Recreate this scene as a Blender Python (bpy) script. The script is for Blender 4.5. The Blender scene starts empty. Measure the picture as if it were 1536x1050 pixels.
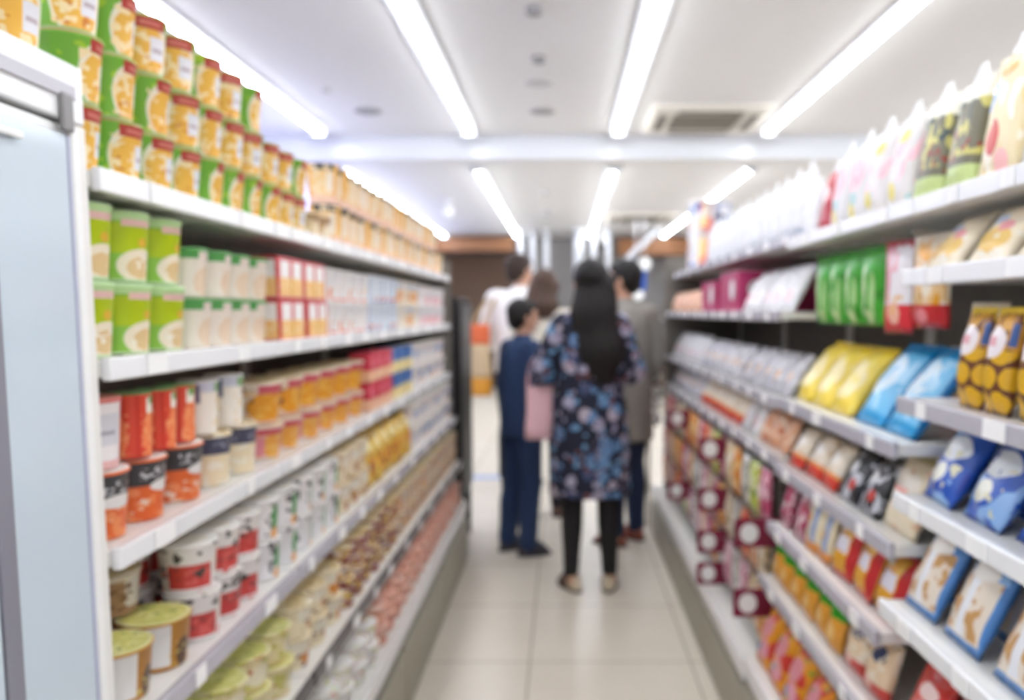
import bpy, bmesh, math, random
from mathutils import Vector, Matrix, Euler, noise as mnoise
R = random.Random(7)
PI = math.pi
SC = bpy.context.scene
COL = SC.collection

# ------------------------------------------------------------------ camera geometry (used to turn photo columns into shelf positions)
F, CX, CY, H = 1250.0, 845.0, 588.0, 1.3
PITCH = math.atan(120 / 1250.0)
cp, sp = math.cos(PITCH), math.sin(PITCH)

def y_at(px, X, z):
    """distance along the aisle of photo column px on a shelf front X at height z"""
    D = F * X / (px - CX)
    return (D + (z - H) * sp) / cp

# ------------------------------------------------------------------ colours and materials
def lin(c):
    if isinstance(c, str):
        c = c.lstrip('#')
        c = [int(c[i:i + 2], 16) / 255 for i in (0, 2, 4)]
        c = [x / 12.92 if x <= .04045 else ((x + .055) / 1.055) ** 2.4 for x in c]
    return (c[0], c[1], c[2], 1.0)

class NB:
    def __init__(s, name):
        s.m = bpy.data.materials.new(name)
        s.m.use_nodes = True
        s.nt = s.m.node_tree
        s.bsdf = s.nt.nodes['Principled BSDF']
    def node(s, t, **kw):
        n = s.nt.nodes.new(t)
        for k, v in kw.items():
            setattr(n, k, v)
        return n
    def put(s, sock, v):
        if isinstance(v, bpy.types.NodeSocket):
            s.nt.links.new(v, sock)
        else:
            sock.default_value = v
    def math(s, op, a, b=0.0, c=0.0):
        n = s.node('ShaderNodeMath', operation=op)
        s.put(n.inputs[0], a); s.put(n.inputs[1], b); s.put(n.inputs[2], c)
        return n.outputs[0]
    def mix(s, fac, a, b):
        n = s.node('ShaderNodeMix', data_type='RGBA')
        s.put(n.inputs[0], fac); s.put(n.inputs[6], a); s.put(n.inputs[7], b)
        return n.outputs[2]

def plain(name, c, rough=.5, metal=0.0, coat=0.0, spec=None):
    b = NB(name)
    b.bsdf.inputs['Base Color'].default_value = lin(c)
    b.bsdf.inputs['Roughness'].default_value = rough
    b.bsdf.inputs['Metallic'].default_value = metal
    if coat: b.bsdf.inputs['Coat Weight'].default_value = coat
    if spec is not None: b.bsdf.inputs['Specular IOR Level'].default_value = spec
    return b.m

def emit(name, c, strength):
    b = NB(name)
    b.bsdf.inputs['Base Color'].default_value = lin(c)
    b.bsdf.inputs['Emission Color'].default_value = lin(c)
    b.bsdf.inputs['Emission Strength'].default_value = strength
    return b.m

def design(name, base, layers, rough=.4):
    """packaging print: flat shapes on the UV square, u across the front, v upwards"""
    b = NB(name)
    uvn = b.node('ShaderNodeUVMap')
    sep = b.node('ShaderNodeSeparateXYZ')
    b.nt.links.new(uvn.outputs[0], sep.inputs[0])
    u = b.math('FRACT', sep.outputs[0]); v = sep.outputs[1]
    comb = b.node('ShaderNodeCombineXYZ')
    b.put(comb.inputs[0], u); b.put(comb.inputs[1], v)
    rnd = b.math('MULTIPLY', b.node('ShaderNodeObjectInfo').outputs['Random'], 40.0)
    col = lin(base)
    for L in layers:
        k = L[0]
        if k == 'band':
            m = b.math('COMPARE', v, (L[1] + L[2]) / 2, abs(L[2] - L[1]) / 2); c = L[3]
        elif k == 'col':
            m = b.math('COMPARE', u, (L[1] + L[2]) / 2, abs(L[2] - L[1]) / 2); c = L[3]
        elif k == 'rect':
            m = b.math('MULTIPLY', b.math('COMPARE', u, (L[1] + L[2]) / 2, abs(L[2] - L[1]) / 2),
                       b.math('COMPARE', v, (L[3] + L[4]) / 2, abs(L[4] - L[3]) / 2)); c = L[5]
        elif k == 'ell':
            n = b.node('ShaderNodeVectorMath', operation='SUBTRACT')
            b.nt.links.new(comb.outputs[0], n.inputs[0]); n.inputs[1].default_value = (L[1], L[2], 0)
            n2 = b.node('ShaderNodeVectorMath', operation='DIVIDE')
            b.nt.links.new(n.outputs[0], n2.inputs[0]); n2.inputs[1].default_value = (L[3], L[4], 1)
            n3 = b.node('ShaderNodeVectorMath', operation='LENGTH')
            b.nt.links.new(n2.outputs[0], n3.inputs[0])
            m = b.math('LESS_THAN', n3.outputs['Value'], 1.0); c = L[5]
        elif k == 'noise':      # ('noise', scale, threshold, colour, (u0,u1,v0,v1), seed)
            t = b.node('ShaderNodeTexNoise', noise_dimensions='4D')
            b.nt.links.new(comb.outputs[0], t.inputs['Vector'])
            t.inputs['Scale'].default_value = L[1]; t.inputs['Detail'].default_value = 1.0
            b.put(t.inputs['W'], b.math('ADD', rnd, float(L[5]) if len(L) > 5 else 0.0))
            m = b.math('GREATER_THAN', t.outputs[0], L[2]); c = L[3]
            if len(L) > 4 and L[4]:
                u0, u1, v0, v1 = L[4]
                m = b.math('MULTIPLY', m, b.math('MULTIPLY', b.math('COMPARE', u, (u0 + u1) / 2, (u1 - u0) / 2), b.math('COMPARE', v, (v0 + v1) / 2, (v1 - v0) / 2)))
        elif k == 'stripe':     # ('stripe', freq_u, freq_v, duty, colour)
            t = b.math('FRACT', b.math('ADD', b.math('MULTIPLY', u, L[1]), b.math('MULTIPLY', v, L[2])))
            m = b.math('LESS_THAN', t, L[3]); c = L[4]
        elif k == 'hex':        # ('hex', fu, fv, radius, colour) staggered discs
            vv = b.math('MULTIPLY', v, L[2])
            row = b.math('MULTIPLY', b.math('FLOOR', b.math('MODULO', vv, 2.0)), 0.5)
            fu = b.math('SUBTRACT', b.math('FRACT', b.math('ADD', b.math('MULTIPLY', u, L[1]), row)), .5)
            fv = b.math('SUBTRACT', b.math('FRACT', vv), .5)
            d = b.math('SQRT', b.math('ADD', b.math('MULTIPLY', fu, fu), b.math('MULTIPLY', fv, fv)))
            m = b.math('LESS_THAN', d, L[3]); c = L[4]
        col = b.mix(m, col, lin(c))
    b.put(b.bsdf.inputs['Base Color'], col)
    b.bsdf.inputs['Roughness'].default_value = rough
    return b.m

# ------------------------------------------------------------------ mesh helpers
def mesh_obj(name, bm, mats, parent=None, smooth=False):
    me = bpy.data.meshes.new(name)
    bm.normal_update()
    bm.to_mesh(me); bm.free()
    for m in (mats if isinstance(mats, (list, tuple)) else [mats]):
        me.materials.append(m)
    if smooth:
        me.shade_smooth()
    o = bpy.data.objects.new(name, me)
    COL.objects.link(o)
    if parent is not None:
        o.parent = parent
    return o

def tag(o, label, cat=None, group=None, kind=None):
    if label: o['label'] = label
    if cat: o['category'] = cat
    if group: o['group'] = group
    if kind: o['kind'] = kind
    return o

def empty(name, loc, rz=0.0):
    o = bpy.data.objects.new(name, None)
    COL.objects.link(o)
    o.empty_display_size = .1
    o.location = loc; o.rotation_euler = (0, 0, rz)
    return o

def box_bm(x0, x1, y0, y1, z0, z1, bev=0.0, bm=None):
    bm = bm or bmesh.new()
    r = bmesh.ops.create_cube(bm, size=1.0)
    vs = r['verts']
    for q in vs:
        q.co = Vector(((x0 + x1) / 2 + q.co.x * (x1 - x0), (y0 + y1) / 2 + q.co.y * (y1 - y0), (z0 + z1) / 2 + q.co.z * (z1 - z0)))
    if bev:
        es = {e for q in vs for e in q.link_edges}
        bmesh.ops.bevel(bm, geom=list(es), offset=bev, segments=2, affect='EDGES', profile=.5)
    return bm

def cyl_bm(p0, p1, r, n=12, bm=None, r2=None):
    bm = bm or bmesh.new()
    p0, p1 = Vector(p0), Vector(p1)
    d = p1 - p0
    q = d.to_track_quat('Z', 'Y').to_matrix().to_4x4()
    M = Matrix.Translation((p0 + p1) / 2) @ q
    bmesh.ops.create_cone(bm, cap_ends=True, segments=n, radius1=r, radius2=r if r2 is None else r2, depth=d.length, matrix=M)
    return bm

def lathe_bm(prof, n=24, rep=2, cap_bottom=True, cap_top=False):
    """prof: list of (r, z); UV u runs rep times round with u = .5 facing +X, v = height"""
    bm = bmesh.new()
    uv = bm.loops.layers.uv.new('UVMap')
    z0, z1 = min(p[1] for p in prof), max(p[1] for p in prof)
    rings = []
    for r, z in prof:
        rings.append([bm.verts.new((r * math.cos(2 * PI * i / n), r * math.sin(2 * PI * i / n), z)) for i in range(n)])
    for j in range(len(prof) - 1):
        for i in range(n):
            k = (i + 1) % n
            f = bm.faces.new((rings[j][i], rings[j][k], rings[j + 1][k], rings[j + 1][i]))
            a0, a1 = i / n, (i + 1) / n
            uu = [a0, a1, a1, a0]; vv = [prof[j][1], prof[j][1], prof[j + 1][1], prof[j + 1][1]]
            for l, a, zz in zip(f.loops, uu, vv):
                l[uv].uv = (a * rep + .5, (zz - z0) / max(z1 - z0, 1e-6))
            f.smooth = True
    if cap_bottom:
        f = bm.faces.new(list(reversed(rings[0])))
        for l in f.loops: l[uv].uv = (.5, 0)
    if cap_top:
        f = bm.faces.new(rings[-1])
        for l in f.loops:
            l[uv].uv = (.5 + l.vert.co.y / (2.2 * prof[-1][0]), .5 + l.vert.co.x / (2.2 * prof[-1][0]))
    return bm

# ------------------------------------------------------------------ product prototypes; origin at the base, front towards +X
PROTO = {}

def add_proto(key, root, w, d, h):
    PROTO[key] = dict(root=root, used=False, w=w, d=d, h=h)

def make_cup(key, name, rt, rb, h, mat, lid, rep=2):
    bm = lathe_bm([(rb * .9, 0), (rb, .001), (rb + (rt - rb) * .06, h * .05), (rt * .985, h * .93), (rt * 1.03, h * .945), (rt * 1.03, h * .972), (rt * .99, h * .975)], 24, rep)
    o = mesh_obj(name, bm, mat)
    bl = lathe_bm([(rt * .97, h * .976), (rt * 1.0, h * .98), (rt * 1.0, h * .993), (rt * .94, h)], 24, 1, True, True)
    mesh_obj('lid', bl, lid, o)
    add_proto(key, o, rt * 2.06, rt * 2.06, h)

def box_uv(bm, w, d, h):
    uv = bm.loops.layers.uv.verify()
    for f in bm.faces:
        n = f.normal
        for l in f.loops:
            c = l.vert.co
            if abs(n.x) >= abs(n.y) and abs(n.x) >= abs(n.z): l[uv].uv = (.002 + .996 * (c.y / w + .5), c.z / h)
            elif abs(n.y) >= abs(n.z): l[uv].uv = (.002 + .996 * (c.x / d + .5), c.z / h)
            else: l[uv].uv = (.002 + .996 * (c.y / w + .5), .9 + .1 * (c.x / d + .5))

def make_carton(key, name, w, d, h, mat):
    bm = box_bm(-d / 2, d / 2, -w / 2, w / 2, 0, h, .003)
    bm.normal_update()
    box_uv(bm, w, d, h)
    o = mesh_obj(name, bm, mat)
    # tucked top flap
    bf = box_bm(-d / 2 + .004, d / 2 - .004, -w / 2 + .004, w / 2 - .004, h + .0002, h + .0016, .0005)
    bf.normal_update(); box_uv(bf, w, d, h)
    mesh_obj('top_flap', bf, mat, o)
    add_proto(key, o, w, d, h + .002)

def pouch_bm(w, h, t, seed=0, nu=10, nv=14, top_pinch=1.0):
    bm = bmesh.new()
    uv = bm.loops.layers.uv.new('UVMap')
    seal = .012
    def shape(i, j, side):
        u, v = i / nu, j / nv
        z = v * h
        s = max(0.0, min(1.0, (z - seal * .4) / (h - seal * .8)))
        pr = (1 - abs(2 * u - 1) ** 2.6) * max(0.0, 1 - abs(2 * s - 1) ** 3.2) ** .7
        nz = mnoise.noise(Vector((u * 4 + seed, v * 5, seed * 3.1 + side)))
        x = side * t / 2 * pr * (1 + .28 * nz)
        wy = 1 - .055 * math.sin(PI * s) + .012 * math.sin(v * 40 + seed)
        y = (u - .5) * w * wy
        x += .004 * math.sin(u * 22 + seed) * (1 - pr) * (1 if 0 < j < nv else .4)
        return Vector((x, y, z))
    front, back = {}, {}
    for j in range(nv + 1):
        for i in range(nu + 1):
            edge = i in (0, nu) or j in (0, nv)
            if edge:
                a = shape(i, j, 1)
                p = bm.verts.new(a); front[i, j] = p; back[i, j] = p
            else:
                front[i, j] = bm.verts.new(shape(i, j, 1)); back[i, j] = bm.verts.new(shape(i, j, -1))
    for g, flip in ((front, False), (back, True)):
        for j in range(nv):
            for i in range(nu):
                idx = [(i, j), (i + 1, j), (i + 1, j + 1), (i, j + 1)]
                if flip: idx.reverse()
                f = bm.faces.new([g[q] for q in idx])
                f.smooth = True
                for l, (a, c) in zip(f.loops, idx):
                    uu = a / nu
                    l[uv].uv = (.003 + .994 * ((1 - uu) if flip else uu), c / nv)
    return bm

def make_bag(key, name, w, h, t, mat, seed=0, seal=None, header=None):
    o = mesh_obj(name, pouch_bm(w, h, t, seed), mat)
    top = h
    if seal is not None:     # crimped strip along the top of the bag
        bs = bmesh.new()
        n = 24
        rows = []
        for zz, th in ((h - .016, .0016), (h + .004, .0016)):
            rows.append([[bs.verts.new((sd * th + .0012 * math.sin(i * 2.1), (i / n - .5) * w * 1.0, zz + (.003 if (i % 2 and zz > h) else 0))) for i in range(n + 1)] for sd in (-1, 1)])
        for i in range(n):
            a, b = rows[0], rows[1]
            bs.faces.new((a[1][i], a[1][i + 1], b[1][i + 1], b[1][i]))
            bs.faces.new((a[0][i + 1], a[0][i], b[0][i], b[0][i + 1]))
            bs.faces.new((b[1][i], b[1][i + 1], b[0][i + 1], b[0][i]))
            bs.faces.new((a[0][i], a[0][i + 1], a[1][i + 1], a[1][i]))
        bs.faces.new((rows[0][0][0], rows[0][1][0], rows[1][1][0], rows[1][0][0]))
        bs.faces.new((rows[0][1][n], rows[0][0][n], rows[1][0][n], rows[1][1][n]))
        mesh_obj('top_seal', bs, seal, o)
        top = h + .007
    if header is not None:   # white hanging tab on top
        bh = bmesh.new()
        prof = [(-.24, 0), (.24, 0), (.24, .012), (.15, .02), (.09, .034), (-.09, .034), (-.15, .02), (-.24, .012)]
        ff = [bh.verts.new((.0015, p[0] * w, h - .006 + p[1])) for p in prof]
        bb = [bh.verts.new((-.0015, p[0] * w, h - .006 + p[1])) for p in prof]
        bh.faces.new(ff); bh.faces.new(list(reversed(bb)))
        for i in range(len(prof)):
            k = (i + 1) % len(prof)
            bh.faces.new((ff[i], bb[i], bb[k], ff[k]))
        mesh_obj('hanging_tab', bh, header, o)
        top = h + .029
    add_proto(key, o, w, t, top)

def copy_tree(o):
    c = o.copy(); COL.objects.link(c)
    for ch in o.children:
        d = ch.copy(); COL.objects.link(d); d.parent = c
        for g in ch.children:
            e = g.copy(); COL.objects.link(e); e.parent = d
    return c

def put(key, loc, side, label, cat, group, tilt=0.0, yaw=0.0, sc=1.0, lie=False):
    """side +1: on the left gondola (front towards +X); -1: on the right one"""
    P = PROTO[key]
    o = P['root'] if not P['used'] else copy_tree(P['root'])
    P['used'] = True
    rot = Euler((0, -tilt, (0 if side > 0 else PI) + yaw), 'XYZ')
    Mr = rot.to_matrix()
    dz = 0.0
    if tilt:
        dz = -min((Mr @ v.co).z for v in P['root'].data.vertices) * sc
    o.rotation_euler = rot
    o.scale = (sc, sc, sc)
    o.location = (loc[0], loc[1], loc[2] + dz + .0008)
    for k in ('label', 'category', 'group'):
        if k in o: del o[k]
    tag(o, label, cat, group)
    return o

ORD = 'first second third fourth fifth sixth seventh eighth ninth tenth eleventh twelfth thirteenth fourteenth fifteenth sixteenth seventeenth eighteenth nineteenth twentieth'.split() + ['twenty-' + x for x in 'first second third fourth fifth sixth seventh eighth ninth'.split()] + ['thirtieth']

CATS = {}
def row(key, side, xf, z, y0, y1, look, cat, group, where, tiers=1, rows=1, gap=.004, tilt=0.0, jit=.25, rowgap=.004, n=None, sjit=.02, yaw0=0.0, tier_names=None, tier_skip=None):
    """fill the shelf front from y0 to y1 with copies of one product"""
    P = PROTO[key]
    w, d, h = P['w'], P['d'], P['h']
    if n is None:
        n = max(1, int((y1 - y0 + .02) / (w + gap)))
    pitch = (y1 - y0) / n
    fit = min(1.0, (pitch - .002 - (.06 * jit if tilt else 0)) / w)
    deff = d * math.cos(tilt) + h * math.sin(tilt) * (0.0 if rows == 1 else .0)
    tn = tier_names or {1: [''], 2: ['lower tier', 'upper tier'], 3: ['lowest tier', 'middle tier', 'topmost tier']}[tiers]
    for r in range(rows):
        for i in range(n):
            for t in range(tiers):
                if tier_skip and tier_skip(i, n, t): continue
                y = y0 + pitch * (i + .5) + R.uniform(-1, 1) * max(0, (pitch - w)) * .3
                x = xf - side * (.006 + d / 2 + r * (deff + rowgap + (d * .55 if tilt else 0)) + R.uniform(0, .006))
                parts = [look + ',', ORD[i], 'from near end,'] if n > 1 else [look + ',']
                if tn[t]: parts.append(tn[t] + ',')
                if rows > 1: parts.append(['front row,', 'back row,', 'third row,'][r])
                parts.append(where)
                lab = ' '.join(parts)
                put(key, (x, y, z + t * (h * fit + .001)), side, lab, cat, group, tilt, yaw0 + R.uniform(-1, 1) * jit, fit * (1 - R.uniform(0, sjit) * (tiers == 1)))

# ------------------------------------------------------------------ shared materials
M = {}
M['white_metal'] = plain('white_shelf_paint', '#E9E7E2', .35)
M['panel'] = plain('grey_back_panel', '#77726B', .6)
M['rail_white'] = plain('white_price_rail', '#EDEDEE', .25)
M['rail_grey'] = plain('lavender_grey_price_rail', '#B6B3BB', .25)
M['rail_dark'] = plain('dark_grey_price_rail', '#4C484C', .3)
M['tag'] = plain('white_price_card', '#F4F3F2', .5)
M['kick'] = plain('warm_grey_kick_panel', '#A39E8D', .45)
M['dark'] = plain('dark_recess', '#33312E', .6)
M['chrome'] = plain('chrome', '#C9C9CC', .2, 1.0)
M['black'] = plain('black_metal', '#141314', .45)
M['white'] = plain('white_plastic', '#F1F1EF', .4)
M['white_card'] = plain('white_card', '#E9E9E8', .55)

# ------------------------------------------------------------------ the room
XL, XR, YN, YB = -2.55, 3.95, -2.2, 14.35
CEIL, CEIL2, YSTEP = 2.75, 2.56, 7.04

def floor_mat():
    b = NB('beige_floor_tiles')
    tc = b.node('ShaderNodeTexCoord')
    sep = b.node('ShaderNodeSeparateXYZ'); b.nt.links.new(tc.outputs['Object'], sep.inputs[0])
    T = .60
    fx = b.math('FRACT', b.math('DIVIDE', b.math('ADD', sep.outputs[0], .125 + T * 20), T))
    fy = b.math('FRACT', b.math('DIVIDE', b.math('ADD', sep.outputs[1], T * 20 - 3.0), T))
    g = .006
    gx = b.math('MAXIMUM', b.math('LESS_THAN', fx, g), b.math('GREATER_THAN', fx, 1 - g))
    gy = b.math('MAXIMUM', b.math('LESS_THAN', fy, g), b.math('GREATER_THAN', fy, 1 - g))
    gr = b.math('MAXIMUM', gx, gy)
    t = b.node('ShaderNodeTexNoise'); b.nt.links.new(tc.outputs['Object'], t.inputs['Vector']); t.inputs['Scale'].default_value = 3
    t.inputs['Detail'].default_value = 4
    c = b.mix(t.outputs[0], lin('#D8CEBE'), lin('#E5DCCE'))
    c = b.mix(gr, c, lin('#A49A88'))
    b.put(b.bsdf.inputs['Base Color'], c)
    b.put(b.bsdf.inputs['Roughness'], b.math('ADD', b.math('MULTIPLY', gr, .3), .30))
    return b.m

def wall_mat(name, c, c2, rough=.6, scale=2.0):
    b = NB(name)
    tc = b.node('ShaderNodeTexCoord')
    t = b.node('ShaderNodeTexNoise'); b.nt.links.new(tc.outputs['Object'], t.inputs['Vector']); t.inputs['Scale'].default_value = scale
    b.put(b.bsdf.inputs['Base Color'], b.mix(t.outputs[0], lin(c), lin(c2)))
    b.bsdf.inputs['Roughness'].default_value = rough
    return b.m

M['floor'] = floor_mat()
M['ceil'] = wall_mat('white_ceiling', '#DEDCDA', '#E2E0DE', .7)
M['soffit'] = wall_mat('satin_white_soffit', '#DBDDE2', '#E0E2E6', .22)
M['wall_white'] = wall_mat('white_wall', '#E4E3E6', '#E9E8EA', .6)
M['wall_lav'] = wall_mat('blue_lit_white_wall', '#C9CBEA', '#D2D3EE', .55)  # bluish light on the left wall is put into its colour
M['wall_grey'] = wall_mat('grey_wall', '#7E7A78', '#86827F', .6)
M['brown'] = wall_mat('dark_brown_shutter', '#5E4939', '#675141', .5)
def wood_mat():
    b = NB('warm_wood')
    tc = b.node('ShaderNodeTexCoord')
    mp = b.node('ShaderNodeMapping'); b.nt.links.new(tc.outputs['Object'], mp.inputs[0]); mp.inputs['Scale'].default_value = (1, 8, 14)
    t = b.node('ShaderNodeTexNoise'); b.nt.links.new(mp.outputs[0], t.inputs['Vector']); t.inputs['Scale'].default_value = 2; t.inputs['Detail'].default_value = 6
    b.put(b.bsdf.inputs['Base Color'], b.mix(t.outputs[0], lin('#7E5030'), lin('#9A6A42')))
    b.bsdf.inputs['Roughness'].default_value = .45
    return b.m
M['wood'] = wood_mat()

M['pale_glass'] = wall_mat('pale_blue_reflection_glass', '#C3D0DA', '#CBD7E0', .12, 1.2)  # opaque pale blue: the reflection on the glass is painted in
def structure(name, bm, mats, label=None):
    o = mesh_obj(name, bm, mats)
    o['kind'] = 'structure'
    if label: o['label'] = label
    return o

structure('floor', box_bm(XL - .1, XR + .1, YN - .1, YB + .1, -.1, 0), M['floor'], 'glossy beige tiled shop floor')
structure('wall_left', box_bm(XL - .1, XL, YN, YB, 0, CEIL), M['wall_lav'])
structure('wall_right', box_bm(XR, XR + .1, YN, YB, 0, CEIL), M['wall_white'])
structure('wall_front', box_bm(XL, XR, YN - .1, YN, 0, CEIL), M['wall_white'])
structure('wall_back', box_bm(XL, XR, YB, YB + .1, 0, CEIL), M['wall_grey'])
# stepped ceiling: high near half, vertical soffit face, lower far half
bm = bmesh.new()
prof = [(YN, CEIL), (YSTEP, CEIL), (YSTEP, CEIL2), (YB, CEIL2), (YB, CEIL + .15), (YN, CEIL + .15)]
a = [bm.verts.new((XL, y, z)) for y, z in prof]; c = [bm.verts.new((XR, y, z)) for y, z in prof]
for i in range(6):
    k = (i + 1) % 6
    f = bm.faces.new((a[i], a[k], c[k], c[i]))
    f.material_index = 1 if i == 1 else 0
bm.faces.new(a); bm.faces.new(list(reversed(c)))
bmesh.ops.recalc_face_normals(bm, faces=bm.faces)
structure('ceiling', bm, [M['ceil'], M['soffit']], 'white ceiling stepping down across the shop')
structure('trim_1', box_bm(XL, -.82, YB - .5, YB - .004, 2.30, 2.52), M['wood'], 'wood fascia over the brown shutter')
structure('trim_2', box_bm(.9, XR, YB - .5, YB - .004, 2.24, 2.50), M['wood'], 'wood fascia over the grey wall')
structure('baseboard_left', box_bm(XL, XL + .015, YN, YB, 0, .1), M['wall_grey'])
structure('baseboard_right', box_bm(XR - .015, XR, YN, YB, 0, .1), M['wall_grey'])

# brown roller shutter on the back wall
sh = empty('roller_shutter', (-1.67, YB - .03, 0))
bm = bmesh.new()
n = 30
pts = []
for i in range(n * 2 + 1):
    pts.append((-.02 if i % 2 else 0.0, .05 + 2.22 * i / (n * 2)))
va = [bm.verts.new((-.85, y, z)) for y, z in pts]; vb = [bm.verts.new((.85, y, z)) for y, z in pts]
for i in range(len(pts) - 1):
    bm.faces.new((va[i], vb[i], vb[i + 1], va[i + 1]))
mesh_obj('slat_curtain', bm, M['brown'], sh)
mesh_obj('bottom_bar', box_bm(-.85, .85, -.03, .02, 0, .05, .004), M['dark'], sh)
for s in (-1, 1):
    mesh_obj('guide_rail', box_bm(s * .865 - .02, s * .865 + .02, -.03, .02, 0, 2.28, .003), M['brown'], sh)
tag(sh, 'dark brown roller shutter closing off the far wall behind the shoppers', 'shutter')

# ------------------------------------------------------------------ ceiling fittings
M['lamp'] = emit('lamp_diffuser', '#F6FAFF', 24.0)
M['housing'] = plain('lamp_housing', '#D6D8DC', .4)
def lamp(X, y0, y1, zc, label, group, strength=None):
    o = empty('ceiling_light', (X, (y0 + y1) / 2, zc))
    L = (y1 - y0) / 2
    mesh_obj('housing', box_bm(-.075, .075, -L, L, -.012, -.0005, .003), M['housing'], o)
    # half round diffuser
    bm = bmesh.new()
    n = 10
    rg = []
    for yy in (-L + .01, L - .01):
        rg.append([bm.verts.new((.029 * math.cos(PI * i / n), yy, -.0125 - .029 * math.sin(PI * i / n))) for i in range(n + 1)])
    for i in range(n):
        bm.faces.new((rg[0][i], rg[0][i + 1], rg[1][i + 1], rg[1][i]))
    bm.faces.new((rg[0][0], rg[1][0], rg[1][n], rg[0][n]))
    bm.faces.new(rg[0]); bm.faces.new(list(reversed(rg[1])))
    bmesh.ops.recalc_face_normals(bm, faces=bm.faces)
    mesh_obj('diffuser', bm, M['lamp'], o, True)
    for yy in (-L + .006, L - .006):
        mesh_obj('end_cap', box_bm(-.05, .05, yy - .006, yy + .006, -.052, -.012, .002), M['housing'], o)
    tag(o, label, 'light', group)
where = ['over the left wall side', 'just left of the aisle', 'just right of the aisle', 'above the snack gondola', 'far over to the right']
for k, X in enumerate((-1.95, -.755, .44, 1.64, 2.85)):
    lamp(X, -1.6, 6.82, CEIL, 'long white strip light on the near high ceiling, ' + where[k], 'strip lights on the near ceiling')
    lamp(X, 7.38 if k != 0 else 7.4, 13.8, CEIL2, 'white strip light on the lower far ceiling, ' + where[k], 'strip lights on the far ceiling')

M['ac'] = plain('cream_air_conditioner', '#E4DFD4', .45)
M['ac_dark'] = plain('air_conditioner_grille', '#8F8A7E', .6)
M['ac_gap'] = plain('air_outlet_gap', '#6F6A60', .6)
def aircon(xc, yc, zc, s, label):
    o = empty('ceiling_air_conditioner', (xc, yc, zc))
    h = s / 2
    bm = bmesh.new()
    # bevelled frame with a square opening
    def ring(r, z): return [bm.verts.new((sx * r, sy * r, z)) for sx, sy in ((-1, -1), (1, -1), (1, 1), (-1, 1))]
    rs = [ring(h, -.0005), ring(h, -.02), ring(h * .93, -.035), ring(h * .60, -.035), ring(h * .60, -.008)]
    for q, w in zip(rs, rs[1:]):
        for i in range(4):
            k = (i + 1) % 4
            bm.faces.new((q[i], q[k], w[k], w[i]))
    bm.faces.new(rs[-1]); bm.faces.new(list(reversed(rs[0])))
    bmesh.ops.recalc_face_normals(bm, faces=bm.faces)
    mesh_obj('frame', bm, M['ac'], o)
    bg = bmesh.new()
    for i in range(9):
        yy = -h * .52 + i * h * .13
        box_bm(-h * .55, h * .55, yy - h * .03, yy + h * .03, -.036, -.022, 0, bg)
    box_bm(-h * .57, h * .57, -h * .57, h * .57, -.021, -.012, 0, bg)
    mesh_obj('intake_grille', bg, M['ac_dark'], o)
    for i in range(4):
        v = mesh_obj('louver', box_bm(-h * .55, h * .55, h * .70, h * .84, -.041, -.0355, .002), M['ac_gap'], o)
        v.rotation_euler = (0, 0, i * PI / 2)
    tag(o, label, 'air conditioner')
aircon(1.06, 6.43, CEIL, .86, 'cream cassette air conditioner in the near ceiling before the step')
aircon(1.03, 11.3, CEIL2, .9, 'small looking cassette air conditioner in the lower far ceiling')

def disc(name, x, y, z, r, label, rim, core, drop=.012):
    o = mesh_obj(name, lathe_bm([(r, 0), (r, -drop * .6), (r * .92, -drop)], 24, 1, False, False), rim)
    o.location = (x, y, z - .0005)
    bm = lathe_bm([(r * .92, -drop), (r * .5, -drop * 1.15), (r * .05, -drop * 1.2)], 24, 1, False, True)
    mesh_obj('grille', bm, core, o)
    tag(o, label, 'ceiling fitting')
M['vent'] = plain('grey_vent', '#8E8C8C', .6)
M['vent_lt'] = plain('pale_vent', '#BDBBBB', .6)
disc('ceiling_speaker', -.15, 6.18, CEIL, .10, 'grey round ceiling speaker nearest the ceiling step, over the aisle', M['vent_lt'], M['vent'])
disc('ceiling_vent', -1.41, 6.18, CEIL, .105, 'grey round ceiling vent between the two left strip lights', M['vent_lt'], M['vent'])
disc('ceiling_vent', -.155, 5.44, CEIL, .09, 'pale round ceiling vent in front of the grey speaker', M['vent_lt'], M['vent_lt'])
disc('ceiling_sprinkler', -.14, 4.93, CEIL, .04, 'small grey sprinkler head over the aisle, beside the pale vent', M['vent'], M['vent'], .03)
disc('ceiling_sprinkler', -.14, 4.15, CEIL, .04, 'small grey sprinkler head over the aisle, nearest one', M['vent'], M['vent'], .03)
disc('smoke_detector', -.21, 10.72, CEIL2, .10, 'pale round smoke detector on the far ceiling over the aisle', M['vent_lt'], M['vent_lt'], .03)
disc('ceiling_sprinkler', -.2, 8.9, CEIL2, .045, 'small sprinkler head on the lower far ceiling', M['vent_lt'], M['vent_lt'], .03)
disc('ceiling_sprinkler', -1.55, 5.6, CEIL, .03, 'tiny sprinkler head on the ceiling near the grey vent', M['vent_lt'], M['vent_lt'], .02)

def spot(x, y, z, label):
    o = empty('ceiling_spotlight', (x, y, z))
    mesh_obj('base', cyl_bm((0, 0, -.03), (0, 0, -.0005), .04, 16), M['white'], o)
    mesh_obj('arm', cyl_bm((0, 0, -.09), (0, 0, -.03), .01, 10), M['white'], o)
    mesh_obj('lamp_head', cyl_bm((0, .07, -.10), (0, -.09, -.17), .045, 18, None, .055), M['white'], o, True)
    tag(o, label, 'spotlight')
spot(-1.30, 9.6, CEIL2, 'white spotlight hanging under the lower far ceiling, left of the aisle')
spot(.62, 13.0, CEIL2, 'white spotlight hanging at the end of the far ceiling')

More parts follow.
